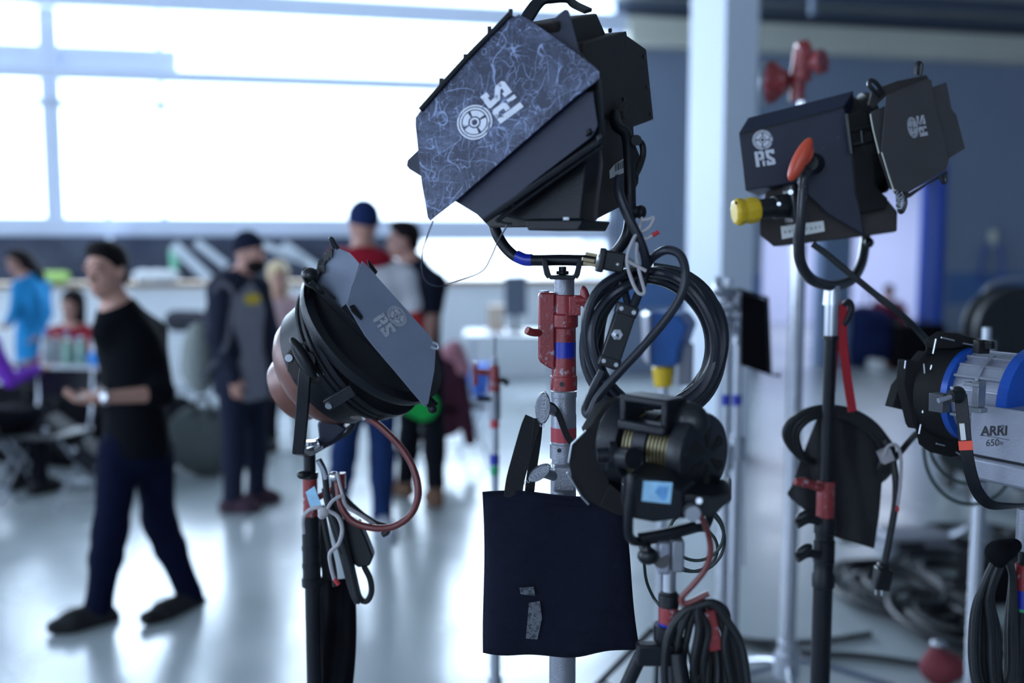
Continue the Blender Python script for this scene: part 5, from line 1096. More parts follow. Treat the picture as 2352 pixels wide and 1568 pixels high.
MB().ribbon([P(1938, 690, 2.035), P(1928, 760, 2.03), P(1918, 840, 2.02), P(1914, 900, 2.02)], .010, .002, V((.5, -1, 0)), 6).ribbon([P(1936, 700, 2.0), P(1936, 780, 1.995), P(1945, 860, 1.99), P(1958, 945, 1.985)], .018, .002, V((.1, -1, 0)), 6).build('webbing', REDF, ST)
MB().tube([P(1938, 700, 2.0), P(1950, 692, 1.995), P(1956, 706, 1.995), P(1948, 730, 1.995), P(1938, 745, 2.0)], .006, 8, 5).build('snap_hook', BLKS, ST)
# black cloth with a cable coil looped over it
FC = thing('black_cloth', 'scuffed black cloth flag hanging behind the slim black stand', 'cloth', P(1960, 1260, 2.06))
cl_ = [(1878, 960), (1900, 940), (1950, 940), (2005, 965), (2032, 1008), (2028, 1080), (2020, 1180), (2008, 1260), (1968, 1248), (1920, 1234), (1898, 1226), (1870, 1192), (1838, 1162), (1806, 1138), (1822, 1110), (1838, 1060), (1858, 1010)]
def clothgrid(poly, Y, amp, mt, name, par, n=28):
    us = [p[0] for p in poly]; vs_ = [p[1] for p in poly]; u0, u1, v0, v1 = min(us), max(us), min(vs_), max(vs_); g = {}
    mb = MB(); rows = []
    def span(v):
        xs = []
        for (a, b), (c, d) in zip(poly, poly[1:]+poly[:1]):
            if (b <= v < d) or (d <= v < b): xs.append(a+(c-a)*(v-b)/(d-b))
        return (min(xs), max(xs)) if len(xs) >= 2 else None
    F_, B_ = [], []
    for j in range(n+1):
        v = v0+.5+(v1-v0-1)*j/n; sp = span(v)
        for i in range(n+1):
            s = i/n; u = sp[0]+(sp[1]-sp[0])*s; w = amp*(math.sin(u*.045+j*.12)+.5*math.sin(u*.11-j*.2))
            p = P(u, v, Y+w); F_.append(p); B_.append(p+V((0, .004, 0)))
    N = len(F_); q = n+1; fs = []
    for j in range(n):
        for i in range(n): a = j*q+i; fs.append((a, a+1, a+q+1, a+q)); fs.append((N+a, N+a+q, N+a+q+1, N+a+1))
    edge = [i for i in range(n)]+[j*q+n for j in range(n)]+[n*q+i for i in range(n, 0, -1)]+[j*q for j in range(n, 0, -1)]
    for a, b in zip(edge, edge[1:]+edge[:1]): fs.append((a, N+a, N+b, b))
    return mb.add(F_+B_, fs).build(name, mt, par, 0, 60)
clothgrid(cl_, 2.06, .008, mat('scuffed black cloth', (.011, .011, .014), .85, 0, .3, 40, .4, 600, ((.07, .07, .09), .64, 50)), 'cloth_panel', FC)
cc_ = MB()
for i in range(4):
    o1, o2 = [0, 9, 18, -8][i], [0, 12, 22, 8][i]
    cc_.tube([P(*p) for p in ((1874, 1066, 2.07), (1838+o1*.4, 1044+o2*.3, 2.04), (1812+o1, 1003, 2.03), (1826+o1, 960+o2*.6, 2.025), (1880, 937+o2*.8, 2.03), (1948, 942+o2*.9, 2.03), (2006-o1*.3, 974+o2, 2.03), (2043-o1*.8, 1028+o2*.5, 2.03), (2036-o1, 1078, 2.035), (2008, 1110, 2.09), (1940, 1128, 2.11), (1885, 1095, 2.10))], mc(8), 10, 6, closed=True)
cc_.tube([P(*p) for p in ((2032, 1010, 2.02), (2048, 1046, 2.01), (2057, 1100, 2.0), (2056, 1160, 2.0), (2044, 1230, 2.0), (2030, 1300, 2.0))], mc(8), 10, 6)
solo('coiled_cable', cc_, RUBD, 'coil of black cable looped over the black cloth on the slim stand', 'cable')
PC = thing('power_plug', 'black plug hanging low on a cable end right of the slim black stand', 'plug', P(2024, 1358, 2.0))
MB().box(P(2026, 1328, 2.0), (mc(38), .03, mc(52)), (V((.98, 0, -.15)), V((0, 1, 0)), V((.15, 0, .98)))).box(P(2028, 1302, 2.0), (mc(24), .022, mc(20))).build('plug_body', BLKS, PC, .004)
MB().box(P(2012, 1359, 1.995), (.003, .005, .012)).build('prong', STEEL, PC); MB().box(P(2026, 1361, 1.995), (.003, .005, .012)).build('prong', STEEL, PC)
TC = thing('tie_string', 'thin grey string hanging from the coil on the slim black stand', 'string', P(2060, 1170, 1.99))
MB().tube([P(*p) for p in ((2030, 1048, 1.99), (2040, 1025, 1.99), (2058, 1022, 1.99), (2069, 1050, 1.99), (2068, 1110, 1.99), (2062, 1160, 1.99))], .0035, 8, 8).box(P(2034, 1046, 2.0), (.024, .02, .026), (V((.9, 0, .4)), V((0, 1, 0)), V((-.4, 0, .9)))).build('string', STRING, TC)
MB().ell(P(2061, 1168, 1.99), (.004, .004, .007)).build('string_tip', REDTIP, TC)

# ------------------------------------------------------------------ E: silver light with blue rings at the right edge
Ye = 1.74; mE = lambda p: m(p, Ye)
aE = V((-.52, .854, 0)).normalized(); LE = thing('studio_light', 'silver studio light with two blue rings and black barn doors at the right edge', 'studio light', P(2345, 1195, 1.66))
c1 = P(2238, 906, Ye); RE = .083; nE = V((-.854, -.52, 0)).normalized()
for k, (t0, t1) in enumerate(((-.004, .012), (-.120, -.098))):
    r_ = RE*(1.0 if k == 0 else 1.12); MB().lathe(c1+aE*t0, aE, [(0, r_*.93), (.002, r_), (t1-t0-.002, r_), (t1-t0, r_*.93)], 56).build('blue_ring', ARRIB, LE, 0, label='blue ring')
MB().lathe(c1-aE*.104, aE, [(0, RE*.86), (.104, RE*.86)], 48).build('body_tube', ARRIS, LE)
fin = MB()
for k in range(12):
    a = math.radians(-20+k*17); d = nE*math.cos(a)+UP*math.sin(a); s_ = nE*-math.sin(a)+UP*math.cos(a)
    fin.box(c1-aE*.052+d*RE*.88, (.094, .0045, .014), (aE, s_, d))
    if k % 2: fin.box(c1-aE*.052+(d*math.cos(.15)+s_*math.sin(.15))*RE*.87, (.094, .020, .008), (aE, s_, d))
fin.build('cooling_fins', ARRIS, LE, .0006)
for k in (22, 36, 50, 64):
    a = math.radians(k); d = nE*math.cos(a)+UP*math.sin(a); MB().box(c1-aE*.050+d*RE*.90, (.006, .020, .012), (aE, nE*-math.sin(a)+UP*math.cos(a), d)).build('fin_bridge', ARRIS, LE)
pe0 = P(2285, 1000, 1.60); pn = nE
pq = [HIT(u, v, pe0, pn) for u, v in ((2226, 944), (2342, 930), (2352, 1052), (2236, 1048))]
pz0, pz1 = P(2285, 1052, 1.6).z, P(2285, 935, 1.6).z
A_ = HIT(2228, 1000, pe0, pn); B_ = A_-aE*.100
def pbox(z0, z1, out, th, a0=0, a1=0): return MB().prism([V((A_.x, A_.y, z0))+aE*a0+pn*out, V((B_.x, B_.y, z0))-aE*a1+pn*out, V((B_.x, B_.y, z1))-aE*a1+pn*out, V((A_.x, A_.y, z1))+aE*a0+pn*out], -pn*th)
pbox(pz0, pz1, 0, .12).build('lamp_base_panel', ARRIS, LE, .002)
pbox(pz0-.004, pz0+.001, -.004, .11).build('panel_gap', BLK, LE)
pbox(pz0-.042, pz0-.004, .003, .13, -.004, .06).build('base_plinth', ARRIS, LE, .006)
for i, (y_, h_, t_) in enumerate(((990, 22, 'ARRI'), (1017, 16, '650'))):
    oo = HIT(2284 if i == 0 else 2280, y_, pe0, pn); text_mb(t_, oo, HIT(2300, y_-.5, pe0, pn)-HIT(2280, y_, pe0, pn), V((0, 0, -1)), m(h_, 1.6)*1.02, .0006, .03 if i == 0 else 0).build('maker_lettering', INK, LE)
rr_ = HIT(2298, 1017, pe0, pn); MB().box(rr_+pn*.0006, (.0085, .001, .0045), (aE, pn, UP)).build('maker_mark', mat('grey print', (.12, .12, .15), .5), LE)
MB().box(HIT(2284, 1004, pe0, pn)+pn*.0006, (.052, .0006, .0006), (aE, pn, UP)).build('underline', INK, LE)
MB().cyl(HIT(2303, 979, pe0, pn), HIT(2303, 979, pe0, pn)+pn*.0008, .0028, n=14).build('registered_mark', mat('grey print', (.12, .12, .15), .5), LE)
# clamp bracket beside the yoke
MB().box(P(2248, 905, 1.60), (.012, .02, .042), (aE, pn, UP)).box(P(2238, 882, 1.60), (.028, .02, .006), (aE, pn, UP)).box(P(2242, 940, 1.60), (.028, .02, .008), (aE, pn, UP)).build('slide_bracket', GREYM, LE, .001)
MB().ell(P(2200, 906, 1.58), (m(17, 1.58), .016, m(20, 1.58))).cyl(P(2206, 906, 1.575), P(2184, 910, 1.57), .010).build('tilt_knob', BLKS, LE)
MB().cyl(P(2184, 911, 1.57), P(2155, 920, 1.565), m(6, 1.57), n=12).build('pivot_bolt', ARRIS, LE)
MB().box(P(2158, 924, 1.60), (.026, .02, .030), (aE, pn, UP)).build('barn_door_lock', mat('grey painted lock', (.055, .06, .075), .5), LE, .001)
yb = MB().ribbon([P(2206, 905, 1.585), P(2212, 960, 1.58), P(2218, 1020, 1.575), P(2228, 1080, 1.575), P(2246, 1130, 1.58), P(2275, 1158, 1.60), (P(2320, 1162, 1.63)), P(2370, 1158, 1.68), P(2430, 1150, 1.75)], m(28, 1.58), .004, lambda t: V((-.4, -1, 0)) if t < .45 else V((-.4, -1, -.6*(t-.45)*4)), 8)
YE = yb.build('yoke', BLK, LE, .001)
MB().ribbon([P(2217, 1012, 1.5725), P(2219, 1033, 1.5715)], m(30, 1.57), .0055, V((-.4, -1, 0)), 0).build('tape_band', ORT, YE)
MB().ribbon([P(2209, 972, 1.5755), P(2213, 1010, 1.5735)], m(11, 1.57), .005, V((-.4, -1, 0)), 0).build('small_label', WHITE, YE)
# barn doors
Yd2 = 1.78
big = [(2128, 794), (2150, 775), (2171, 764), (2198, 766), (2245, 781), (2250, 808), (2214, 833), (2190, 867), (2178, 904), (2190, 965), (2206, 997), (2206, 1046), (2184, 1050), (2135, 1038), (2110, 1020), (2102, 983), (2114, 919), (2120, 849)]
q0 = [P(u, v, Yd2-.02) for u, v in big]; MB().rings([q0, [p+V((.015, .035, 0)) for p in q0]]).build('barn_door_frame', BLKM, LE, .0015)
MB().lathe(c1+aE*.010, aE, [(0, RE*1.0), (.025, RE*1.06), (.05, RE*1.06)], 40).build('front_ring', BLKM, LE)
def El(pts, y, lab=None): return MB().prism([P(u, v, y) for u, v in pts], V((-.01, .012, 0))).build('barn_door', BLKM, LE, .001, label=lab)
El([(2081, 826), (2088, 826), (2107, 831), (2128, 806), (2136, 873), (2122, 930), (2104, 985), (2098, 975), (2076, 882)], Yd2-.03); El([(2064, 886), (2078, 868), (2102, 946), (2050, 934)], Yd2-.005)
El([(2143, 782), (2172, 762), (2235, 776), (2240, 790), (2190, 800), (2148, 800)], Yd2-.04)
hs = MB()
for a, b in (((2150, 778), (2143, 812)), ((2140, 838), (2134, 862)), ((2124, 922), (2119, 948)), ((2115, 974), (2111, 996)), ((2162, 775), (2192, 782)), ((2212, 788), (2236, 793)), ((2150, 1018), (2170, 1023)), ((2196, 1038), (2206, 1044)), ((2080, 828), (2078, 846)), ((2122, 835), (2124, 857))):
    hs.cyl(P(*a, Yd2-.047), P(*b, Yd2-.047), .0014, n=8)
hs.build('hinge_pins', STEEL, LE)
sc2 = MB().cyl(P(2274, 800, 1.66), P(2274, 784, 1.66), .006, n=10)
for k in range(4): sc2.cyl(P(2274, 800-4*k, 1.66), P(2274, 798-4*k, 1.66), .0085, n=12)
sc2.build('top_screw', BLK, LE); MB().box(P(2254, 796, 1.68), (.020, .022, .022)).build('top_catch', BLKM, LE, .002)
# stand E
cE = V((P(2353, 1300, 1.70).x, 1.70, 0)); zE = lambda v: P(2353, v, 1.70).z; me_ = lambda p: m(p, 1.70)
SE = thing('light_stand', 'light stand at the right edge with red, blue and green bands', 'light stand', cE)
column('spigot_clamp', GREYM, SE, cE, zE(1262), zE(1168), me_(22)); column('upper_tube', BLK, SE, cE, zE(1300), zE(1262), me_(14)); column('red_casting', REDP, SE, cE, zE(1362), zE(1295), me_(20)); column('tape_band', BLUET, SE, cE, zE(1395), zE(1352), me_(21)); column('tape_band', GRNT, SE, cE, zE(1403), zE(1393), me_(21.5))
column('black_collar', BLK, SE, cE, zE(1550), zE(1400), me_(22)); column('lower_tube', BLK, SE, cE, .2, zE(1550), me_(20)); legs(SE, cE, .42, .5, (math.radians(80), math.radians(200), math.radians(320)), .010, BLK)
he = MB()
for i, (xl, xr, vb) in enumerate(((2238, 2318, 1640), (2246, 2322, 1600), (2256, 2330, 1660), (2266, 2314, 1620), (2275, 2326, 1650), (2284, 2320, 1610), (2232, 2310, 1665), (2292, 2336, 1630))):
    y = 1.64+.010*(i % 4)
    he.tube([P(2306, 1262+3*i, y), P(2278+3*i, 1300, y-.01), P((2278+xl)/2-8, 1370, y-.01), P(xl, 1450, y), P(xl+4, 1550, y), P((xl+xr)/2, vb, y), P(xr, 1560, y+.02), P(xr+3, 1440, y+.03), P(2325, 1320, y+.03)], me_(8), 8, 6, closed=True)
solo('hanging_cable', he, RUBD, 'tall bundle of black cable loops hanging at the right edge', 'cable')
KE = thing('black_glove', 'crumpled dark cloth bunched over the cable bundle at the right edge', 'cloth', P(2308, 1290, 1.62))
clay('cloth_bunch', [('e', P(2300, 1268, 1.62), (.020, .018, .014), V((1, 0, 0)), V((0, 1, 0)), UP), ('c', P(2290, 1262, 1.62), P(2330, 1252, 1.63), .012, .012, None, 1, .02), ('c', P(2285, 1275, 1.62), P(2296, 1292, 1.62), .014, .010, None, 1, .01)], CANVD, .004, .01, parent=KE)
# ================================================================== STANDS AND GEAR FURTHER BACK
# small stand with a thin spigot, between the white jacket and the sandbag
Yg = 2.75; cG = P(1136, 900, Yg); cG = V((cG.x, Yg, 0)); zG = lambda v: P(1136, v, Yg).z; mG = lambda p: m(p, Yg)
G = thing('light_stand', 'bare light stand with a thin top pin, red casting and striped tape', 'light stand', cG)
column('top_pin', GREYM, G, cG, zG(842), zG(772), mG(4)); column('pin_base', GREYM, G, cG, zG(842), zG(822), mG(7)); column('red_casting', REDP, G, cG, zG(900), zG(838), mG(14), mG(11), 24, .002)
column('grey_collar', GREYM, G, cG, zG(962), zG(898), mG(14)); column('tape_band', REDT, G, cG, zG(982), zG(962), mG(10.5)); column('riser_tube', STEEL, G, cG, zG(1500), zG(960), mG(9.5))
column('tape_band', BLUET, G, cG, zG(1066), zG(1042), mG(11)); column('tape_band', GRNT, G, cG, zG(1090), zG(1068), mG(10.5)); column('lower_tube', STEEL, G, cG, .2, zG(1480), mG(13))
MB().cyl(P(1136, 856, Yg), P(1098, 853, Yg), .010).box(P(1092, 858, Yg), (.014, .02, .065)).build('red_wing_knob', REDP, G, .002)
MB().tube([P(1136, 916, Yg), P(1110, 916, Yg-.02), P(1096, 914, Yg-.02)], .007, 8, 3).tube([P(1136, 880, Yg), P(1156, 872, Yg), P(1166, 884, Yg)], .008, 8, 3).build('clamp_lever', BLK, G)
legs(G, cG, .42, .50, (math.radians(100), math.radians(200), math.radians(320)), .011, STEEL)
# tall silver stand with red grip head
Yh = 3.45; cH = P(1825, 900, Yh); cH = V((cH.x, Yh, 0)); zH = lambda v: P(1825, v, Yh).z; mH = lambda p: m(p, Yh)
H = thing('light_stand', 'tall polished silver stand behind the slim black stand', 'light stand', cH)
column('riser_tube', CHROME, H, cH, zH(700), zH(232), mH(10)); column('main_tube', CHROME, H, cH, .16, zH(560), mH(18)); column('tube_collar', STEEL, H, cH, zH(1534), zH(1470), mH(22), None, 24, .002)
for a in (20, 140, 262):
    d = V((math.cos(math.radians(a)), math.sin(math.radians(a)), 0)); q = V((cH.x, cH.y, .17)); MB().tube([q, q+d*.10+V((0, 0, .0)), q+d*.48+V((0, 0, -.155))], .014, 10, 5).build('leg', CHROME, H)
MB().cyl(V((cH.x, cH.y, .13)), V((cH.x, cH.y, .22)), .045, n=20).build('leg_collar', STEEL, H)
gh = thing('grip_head', 'red grip head with a round plate on top of the tall silver stand', 'grip head', V((cH.x, cH.y, zH(238))))
MB().cyl(P(1830, 232, Yh), P(1836, 160, Yh), mH(17), mH(15)).build('stem', REDP, gh); MB().cyl(P(1838, 188, Yh), P(1846, 112, Yh), mH(24), mH(22)).cyl(P(1832, 120, Yh), P(1858, 112, Yh), mH(22)).build('clamp_body', REDP, gh, .004)
MB().cyl(P(1846, 150, Yh), P(1880, 142, Yh-.03), mH(16)).cyl(P(1874, 144, Yh-.02), P(1892, 140, Yh-.04), mH(27)).build('clamp_screw', REDP, gh, .004)
pd_ = V((-.80, .50, .05)).normalized(); MB().lathe(P(1810, 188, Yh-.02), pd_, [(0, mH(22)), (.02, mH(30)), (.045, mH(44)), (.05, mH(47)), (.06, mH(47)), (.062, mH(30))], 36).build('round_plate', REDP, gh)
MB().lathe(P(1800, 190, Yh-.05), pd_, [(.052, mH(46)), (.056, mH(49)), (.062, mH(49)), (.064, mH(44))], 36, cap=False).build('plate_rim', CHROME, gh)
# group of metal stands with clamps and a black flag
Yi = 3.1
for i, (u, vt, r, lab) in enumerate(((1668, 640, .018, 'silver stand behind the coil, left of the pair by the black flag'), (1694, 662, .020, 'silver stand behind the coil, right of the pair by the black flag'))):
    Y = Yi+.16*i; c = P(u, 900, Y); c = V((c.x, Y, 0)); z = lambda v: P(u, v, Y).z
    s_ = thing('light_stand', lab, 'light stand', c)
    column('riser_tube', STEEL, s_, c, .9, z(vt), r*.7); column('main_tube', CHROME, s_, c, .14, 1.0, r); column('tube_collar', STEEL, s_, c, .97, 1.05, r*1.5, None, 20, .003)
    column('tape_band', BLUET, s_, c, z(930), z(905), r*.8)
    for a in (30+20*i, 150+15*i, 270+10*i):
        d = V((math.cos(math.radians(a)), math.sin(math.radians(a)), 0)); q = V((c.x, c.y, .15)); MB().tube([q, q+d*.08, q+d*.42+V((0, 0, -.135))], .012, 10, 5).build('leg', CHROME, s_)
    for dv, du in ((30, -16), (60, 18), (95, -12)):
        MB().cyl(P(u+du, vt+dv, Y-.03), P(u-du, vt+dv+6, Y-.01), .018).ell(P(u+du*1.4, vt+dv-6, Y-.03), (.012, .012, .026)).build('grip_clamp', CHROME if dv != 60 else GREYM, s_)
    MB().tube([P(u-22, vt-4, Y), P(u-10, vt+40, Y-.02), P(u+2, vt+80, Y-.02), P(u-4, vt+130, Y-.02)], .009, 8, 4).build('side_arm', CHROME, s_)
fg = thing('black_flag', 'black rectangular flag clamped to the silver stands behind the coil', 'flag', P(1745, 865, Yi))
MB().prism([P(u, v, Yi-.02) for u, v in ((1702, 672), (1762, 690), (1768, 862), (1700, 838))], V((.01, .02, 0))).build('flag_cloth', CANVD, fg, .003)
MB().tube([P(1690, 664, Yi-.04), P(1762, 684, Yi-.04), P(1769, 860, Yi-.04), P(1792, 862, Yi-.04)], .006, 8, 0).build('flag_frame', BLK, fg)
MB().tube([P(1712, 700, Yi+.3), P(1709, 900, Yi+.3), P(1706, 1300, Yi+.3)], .006, 8, 2).build('hanging_rod', STEEL, fg)
# blue fixture seen through the coil
Yj = 2.9; J_ = thing('work_light', 'blue work light with a yellow base seen through the cable coil', 'work light', P(1524, 905, Yj))
MB().prism([P(u, v, Yj) for u, v in ((1490, 722), (1500, 716), (1560, 724), (1578, 750), (1560, 800), (1552, 842), (1496, 842), (1486, 790))], V((.06, .16, 0))).build('housing', mat('blue enamel', (.02, .10, .34), .4, 0, .2, 20), J_, .014)
MB().cyl(P(1523, 888, Yj+.04), P(1523, 842, Yj+.04), mH(18), mH(22)).build('yellow_base', YEL, J_, .006); MB().prism([P(u, v, Yj-.02) for u, v in ((1484, 726), (1496, 718), (1494, 840), (1488, 836))], V((0, .12, 0))).build('front_rim', ARRIS, J_, .004)
MB().box(P(1572, 835, Yj+.1), (.05, .05, .13)).build('side_box', ARRIS, J_, .01)
cJ = V((P(1524, 900, Yj+.04).x, Yj+.04, 0)); SJ = thing('light_stand', 'stand of the blue work light behind the big coil', 'light stand', cJ); column('riser_tube', STEEL, SJ, cJ, .2, P(1524, 888, Yj+.04).z, .014); legs(SJ, cJ, .5, .45, (.3, 2.4, 4.5), .010, BLK)
# stand behind the blue ringed light
Yf = 2.45; cF = P(2260, 900, Yf); cF = V((cF.x, Yf, 0)); zF = lambda v: P(2260, v, Yf).z
Fs = thing('light_stand', 'bare silver stand rising behind the silver and blue light', 'light stand', cF)
column('top_pin', STEEL, Fs, cF, zF(800), zF(752), m(10, Yf)); column('pin_collar', GREYM, Fs, cF, zF(806), zF(782), m(22, Yf), None, 20, .003); column('riser_tube', CHROME, Fs, cF, .2, zF(800), m(16, Yf)); legs(Fs, cF, .30, .42, (math.radians(60), math.radians(175), math.radians(300)), .012, CHROME)
gl = MB()
for i, (cx_, cy_, rx, ry) in enumerate(((2230, 1030, 108, 128), (2226, 1010, 92, 100), (2232, 1000, 78, 78), (2244, 985, 84, 92))):
    gl.tube([P(cx_+rx*math.cos(a), cy_+ry*math.sin(a), Yf-.12+.01*i) for a in [2*math.pi*k/12 for k in range(12)]], .0045, 8, 5, closed=True)
solo('thin_cable', gl, RUBG, 'thin dark green cable loops hanging under the silver and blue light', 'cable')
# round black reel and crate by the right wall
Yr = 6.5; rc_ = P(2290, 735, Yr)
dk = thing('work_cart', 'dark equipment cart with a round black reel beside the right wall', 'cart', V((rc_.x, Yr, 0)))
MB().box(V((rc_.x+.08, Yr+.05, .62)), (.62, .5, .9)).build('cart_body', CANVD, dk, .03)
MB().lathe(V((rc_.x, Yr-.3, 1.14)), (0, 1, 0), [(0, .20), (0, .27), (.05, .28), (.06, .2), (.16, .2), (.17, .28), (.22, .27), (.22, .1)], 36).build('cable_reel', RUBD, dk)
for sx in (-1, 1):
    for sy in (-1, 1): MB().cyl(V((rc_.x+.08+sx*.25-.02, Yr+.05+sy*.2, .085)), V((rc_.x+.08+sx*.25+.02, Yr+.05+sy*.2, .085)), .085, n=18).build('wheel', RUBD, dk)
MB().tube([V((rc_.x-.2, Yr-.1, 1.1)), V((rc_.x-.1, Yr-.1, 1.42)), V((rc_.x+.3, Yr-.1, 1.42)), V((rc_.x+.36, Yr-.1, 1.1))], .014, 8, 5).build('cart_handle', STEEL, dk)
# fittings on the wall
fx = HIT(2275, 600, V((0, WY-.06, 0)), WN)
bl = thing('wall_hose', 'blue hose hanging from a pale bracket on the right wall', 'hose', fx+V((0, 0, -.4)))
MB().tube([fx+V((-.16, -.05, -.35)), fx+V((-.13, -.05, .1)), fx+V((0, -.05, .27)), fx+V((.13, -.05, .1)), fx+V((.15, -.05, -.35))], .022, 8, 6).build('hose', mat('blue hose', (.02, .06, .30), .5), bl); MB().box(fx+V((0, -.03, .32)), (.10, .08, .22)).build('bracket', CREAM, bl, .02)
# ------------------------------------------------------------------ floor cables on the right
def floor_coil(u, v, rx, ry, n, r, seed, lab, mt=RUBD, name='coiled_cable', tail=None):
    c = FL(u, v); rnd = random.Random(seed); ps = []
    ex = abs(FL(u+rx, v).x-c.x); ey = abs(FL(u, v-ry).y-FL(u, v+ry).y)/2
    for k in range(n*12):
        a = 2*math.pi*k/12; q = k//12; s = .78+.28*math.sin(q*2.3+seed)+.02*q
        ps.append(V((c.x+ex*s*math.cos(a)+.03*math.sin(q*1.9), c.y+ey*s*math.sin(a)+.03*math.cos(q*2.7), r+.003+r*1.2*q*.55+.006*abs(math.sin(a*2+q)))))
    if tail: ps += [FL(a, b, r+.003) for a, b in tail]
    return solo(name, MB().tube(ps, r, 8, 4), mt, lab, 'cable')
floor_coil(2060, 1375, 120, 62, 6, .016, 1, 'big loose coil of thick cable on the floor right of the slim black stand', tail=[(2200, 1430), (2300, 1460), (2420, 1450)])
floor_coil(2190, 1330, 110, 42, 5, .014, 4, 'coil of dark cable on the floor behind the hanging plug', tail=[(2330, 1300), (2420, 1280)])
floor_coil(2170, 1450, 90, 60, 7, .015, 6, 'dense black coil of cable on the floor beside the red box')
floor_coil(2240, 1240, 110, 22, 4, .012, 8, 'flat coil of cable far back on the floor under the silver and blue light')
def floor_cable(pts, r, lab, mt=RUBD): return solo('floor_cable', MB().tube([FL(u, v, r+.002) for u, v in pts], r, 8, 8), mt, lab, 'cable')
floor_cable([(1640, 1445), (1720, 1478), (1840, 1500), (1960, 1505), (2080, 1520), (2220, 1545)], .014, 'black cable running across the floor past the foot of the silver stand')
floor_cable([(1560, 1380), (1600, 1420), (1680, 1462), (1790, 1475), (1900, 1470), (2000, 1455)], .012, 'dark cable crossing the floor just behind the low stand cables')
floor_cable([(1930, 1240), (2060, 1232), (2180, 1240), (2320, 1236)], .010, 'thin dark cable lying far back across the pale floor')
bx1 = FL(2095, 1270); d1 = thing('metal_box', 'grey metal distribution box on the floor behind the hanging plug', 'box', V((bx1.x, bx1.y, 0)))
MB().box(V((bx1.x, bx1.y, .06)), (.34, .22, .12)).build('box_body', GREYM, d1, .01); MB().box(V((bx1.x-.05, bx1.y-.112, .07)), (.14, .006, .05)).build('socket_panel', INK, d1)
bx2 = FL(2230, 1275); d2 = thing('chrome_clamp', 'shiny chrome clamp lying on the coiled cables, far right', 'clamp', V((bx2.x, bx2.y, 0)))
MB().tube([V((bx2.x-.12, bx2.y, .10)), V((bx2.x-.02, bx2.y-.04, .17)), V((bx2.x+.08, bx2.y, .14)), V((bx2.x+.1, bx2.y+.04, .06))], .022, 10, 5).build('clamp_arm', CHROME, d2); MB().cyl(V((bx2.x+.1, bx2.y+.04, 0)), V((bx2.x+.1, bx2.y+.04, .09)), .03).build('clamp_foot', GREYM, d2, .004)
rb_ = FL(2165, 1570); rd = thing('red_bag', 'small red cloth bag on the floor at the bottom right', 'bag', V((rb_.x, rb_.y, 0)))
clay('bag_body', [('e', V((rb_.x, rb_.y, .07)), (.085, .07, .055), V((1, 0, 0)), V((0, 1, 0)), UP, .02), ('c', V((rb_.x-.02, rb_.y, .06)), V((rb_.x-.03, rb_.y, .16)), .06, .02, None, 1, .03)], mat('faded red cloth', (.16, .02, .03), .8, 0, .2, 20, .3, 200), .008, .03, parent=rd)
MB().ell(V((rb_.x-.04, rb_.y-.04, .175)), (.03, .02, .018)).build('bag_clip', CHROME, rd)
lowb = FL(2270, 1400); bgb = thing('black_case', 'black equipment case on the floor near the right edge', 'case', V((lowb.x+.25, lowb.y+.2, 0)))
MB().box(V((lowb.x+.25, lowb.y+.2, .10)), (.5, .3, .2)).build('case_body', CANVD, bgb, .02); MB().tube([V((lowb.x+.15, lowb.y+.05, .2)), V((lowb.x+.2, lowb.y+.03, .24)), V((lowb.x+.3, lowb.y+.03, .24)), V((lowb.x+.35, lowb.y+.05, .2))], .01, 8, 4).build('carry_handle', WEB, bgb)
ch1 = thing('boom_rod', 'chrome grip arm lying on the floor in front of the silver stand', 'rod', FL(1740, 1540))
MB().tube([FL(1650, 1562, .02), FL(1720, 1545, .02), FL(1790, 1528, .03)], .014, 10, 3).build('rod', CHROME, ch1); MB().ell(FL(1792, 1528, .035), (.035, .03, .03)).build('grip_clamp', GREYM, ch1)
# ------------------------------------------------------------------ corridor clutter around the maroon seated person
for i, (u, v, w, h_, mt, lab, nm, ct) in enumerate(((1992, 840, .34, .95, cloth('navy blue bag cloth', (.012, .02, .07)), 'dark navy bag standing left of the seated person in the corridor', 'duffel_bag', 'bag'), (2105, 848, .62, .62, CANVD, 'big black case right of the seated person in the corridor', 'equipment_case', 'case'),
       (2048, 842, .26, .24, cloth('coral red bag cloth', (.62, .10, .08)), 'small coral red bag at the feet of the person in the corridor', 'tote_bag', 'bag'), (2012, 850, .15, .14, WHITE, 'small white box on the corridor floor near the seated person', 'small_box', 'box'))):
    c = FL(u, v); t = thing(nm, lab, ct, V((c.x, c.y, 0)))
    clay('bag_body' if ct == 'bag' else 'case_body', [('c', V((c.x-w*.3, c.y, h_*.3)), V((c.x+w*.3, c.y, h_*.3)), h_*.29, h_*.29, V((0, 0, 1)), .8, .03), ('c', V((c.x-w*.25, c.y, h_*.62)), V((c.x+w*.25, c.y, h_*.6)), h_*.27, h_*.25, None, 1, .05)] if ct == 'bag' else [('c', V((c.x, c.y, h_*.3)), V((c.x, c.y, h_*.68)), w*.4, w*.38, None, 1, .03)], mt, .02, .03, parent=t) if ct == 'bag' else MB().box(V((c.x, c.y, h_/2)), (w, .3, h_)).build('case_body', mt, t, .02)
    MB().tube([V((c.x-w*.2, c.y, h_*.9)), V((c.x-w*.1, c.y, h_*1.08)), V((c.x+w*.1, c.y, h_*1.08)), V((c.x+w*.2, c.y, h_*.9))], .012, 8, 4).build('carry_handle', WEB, t)
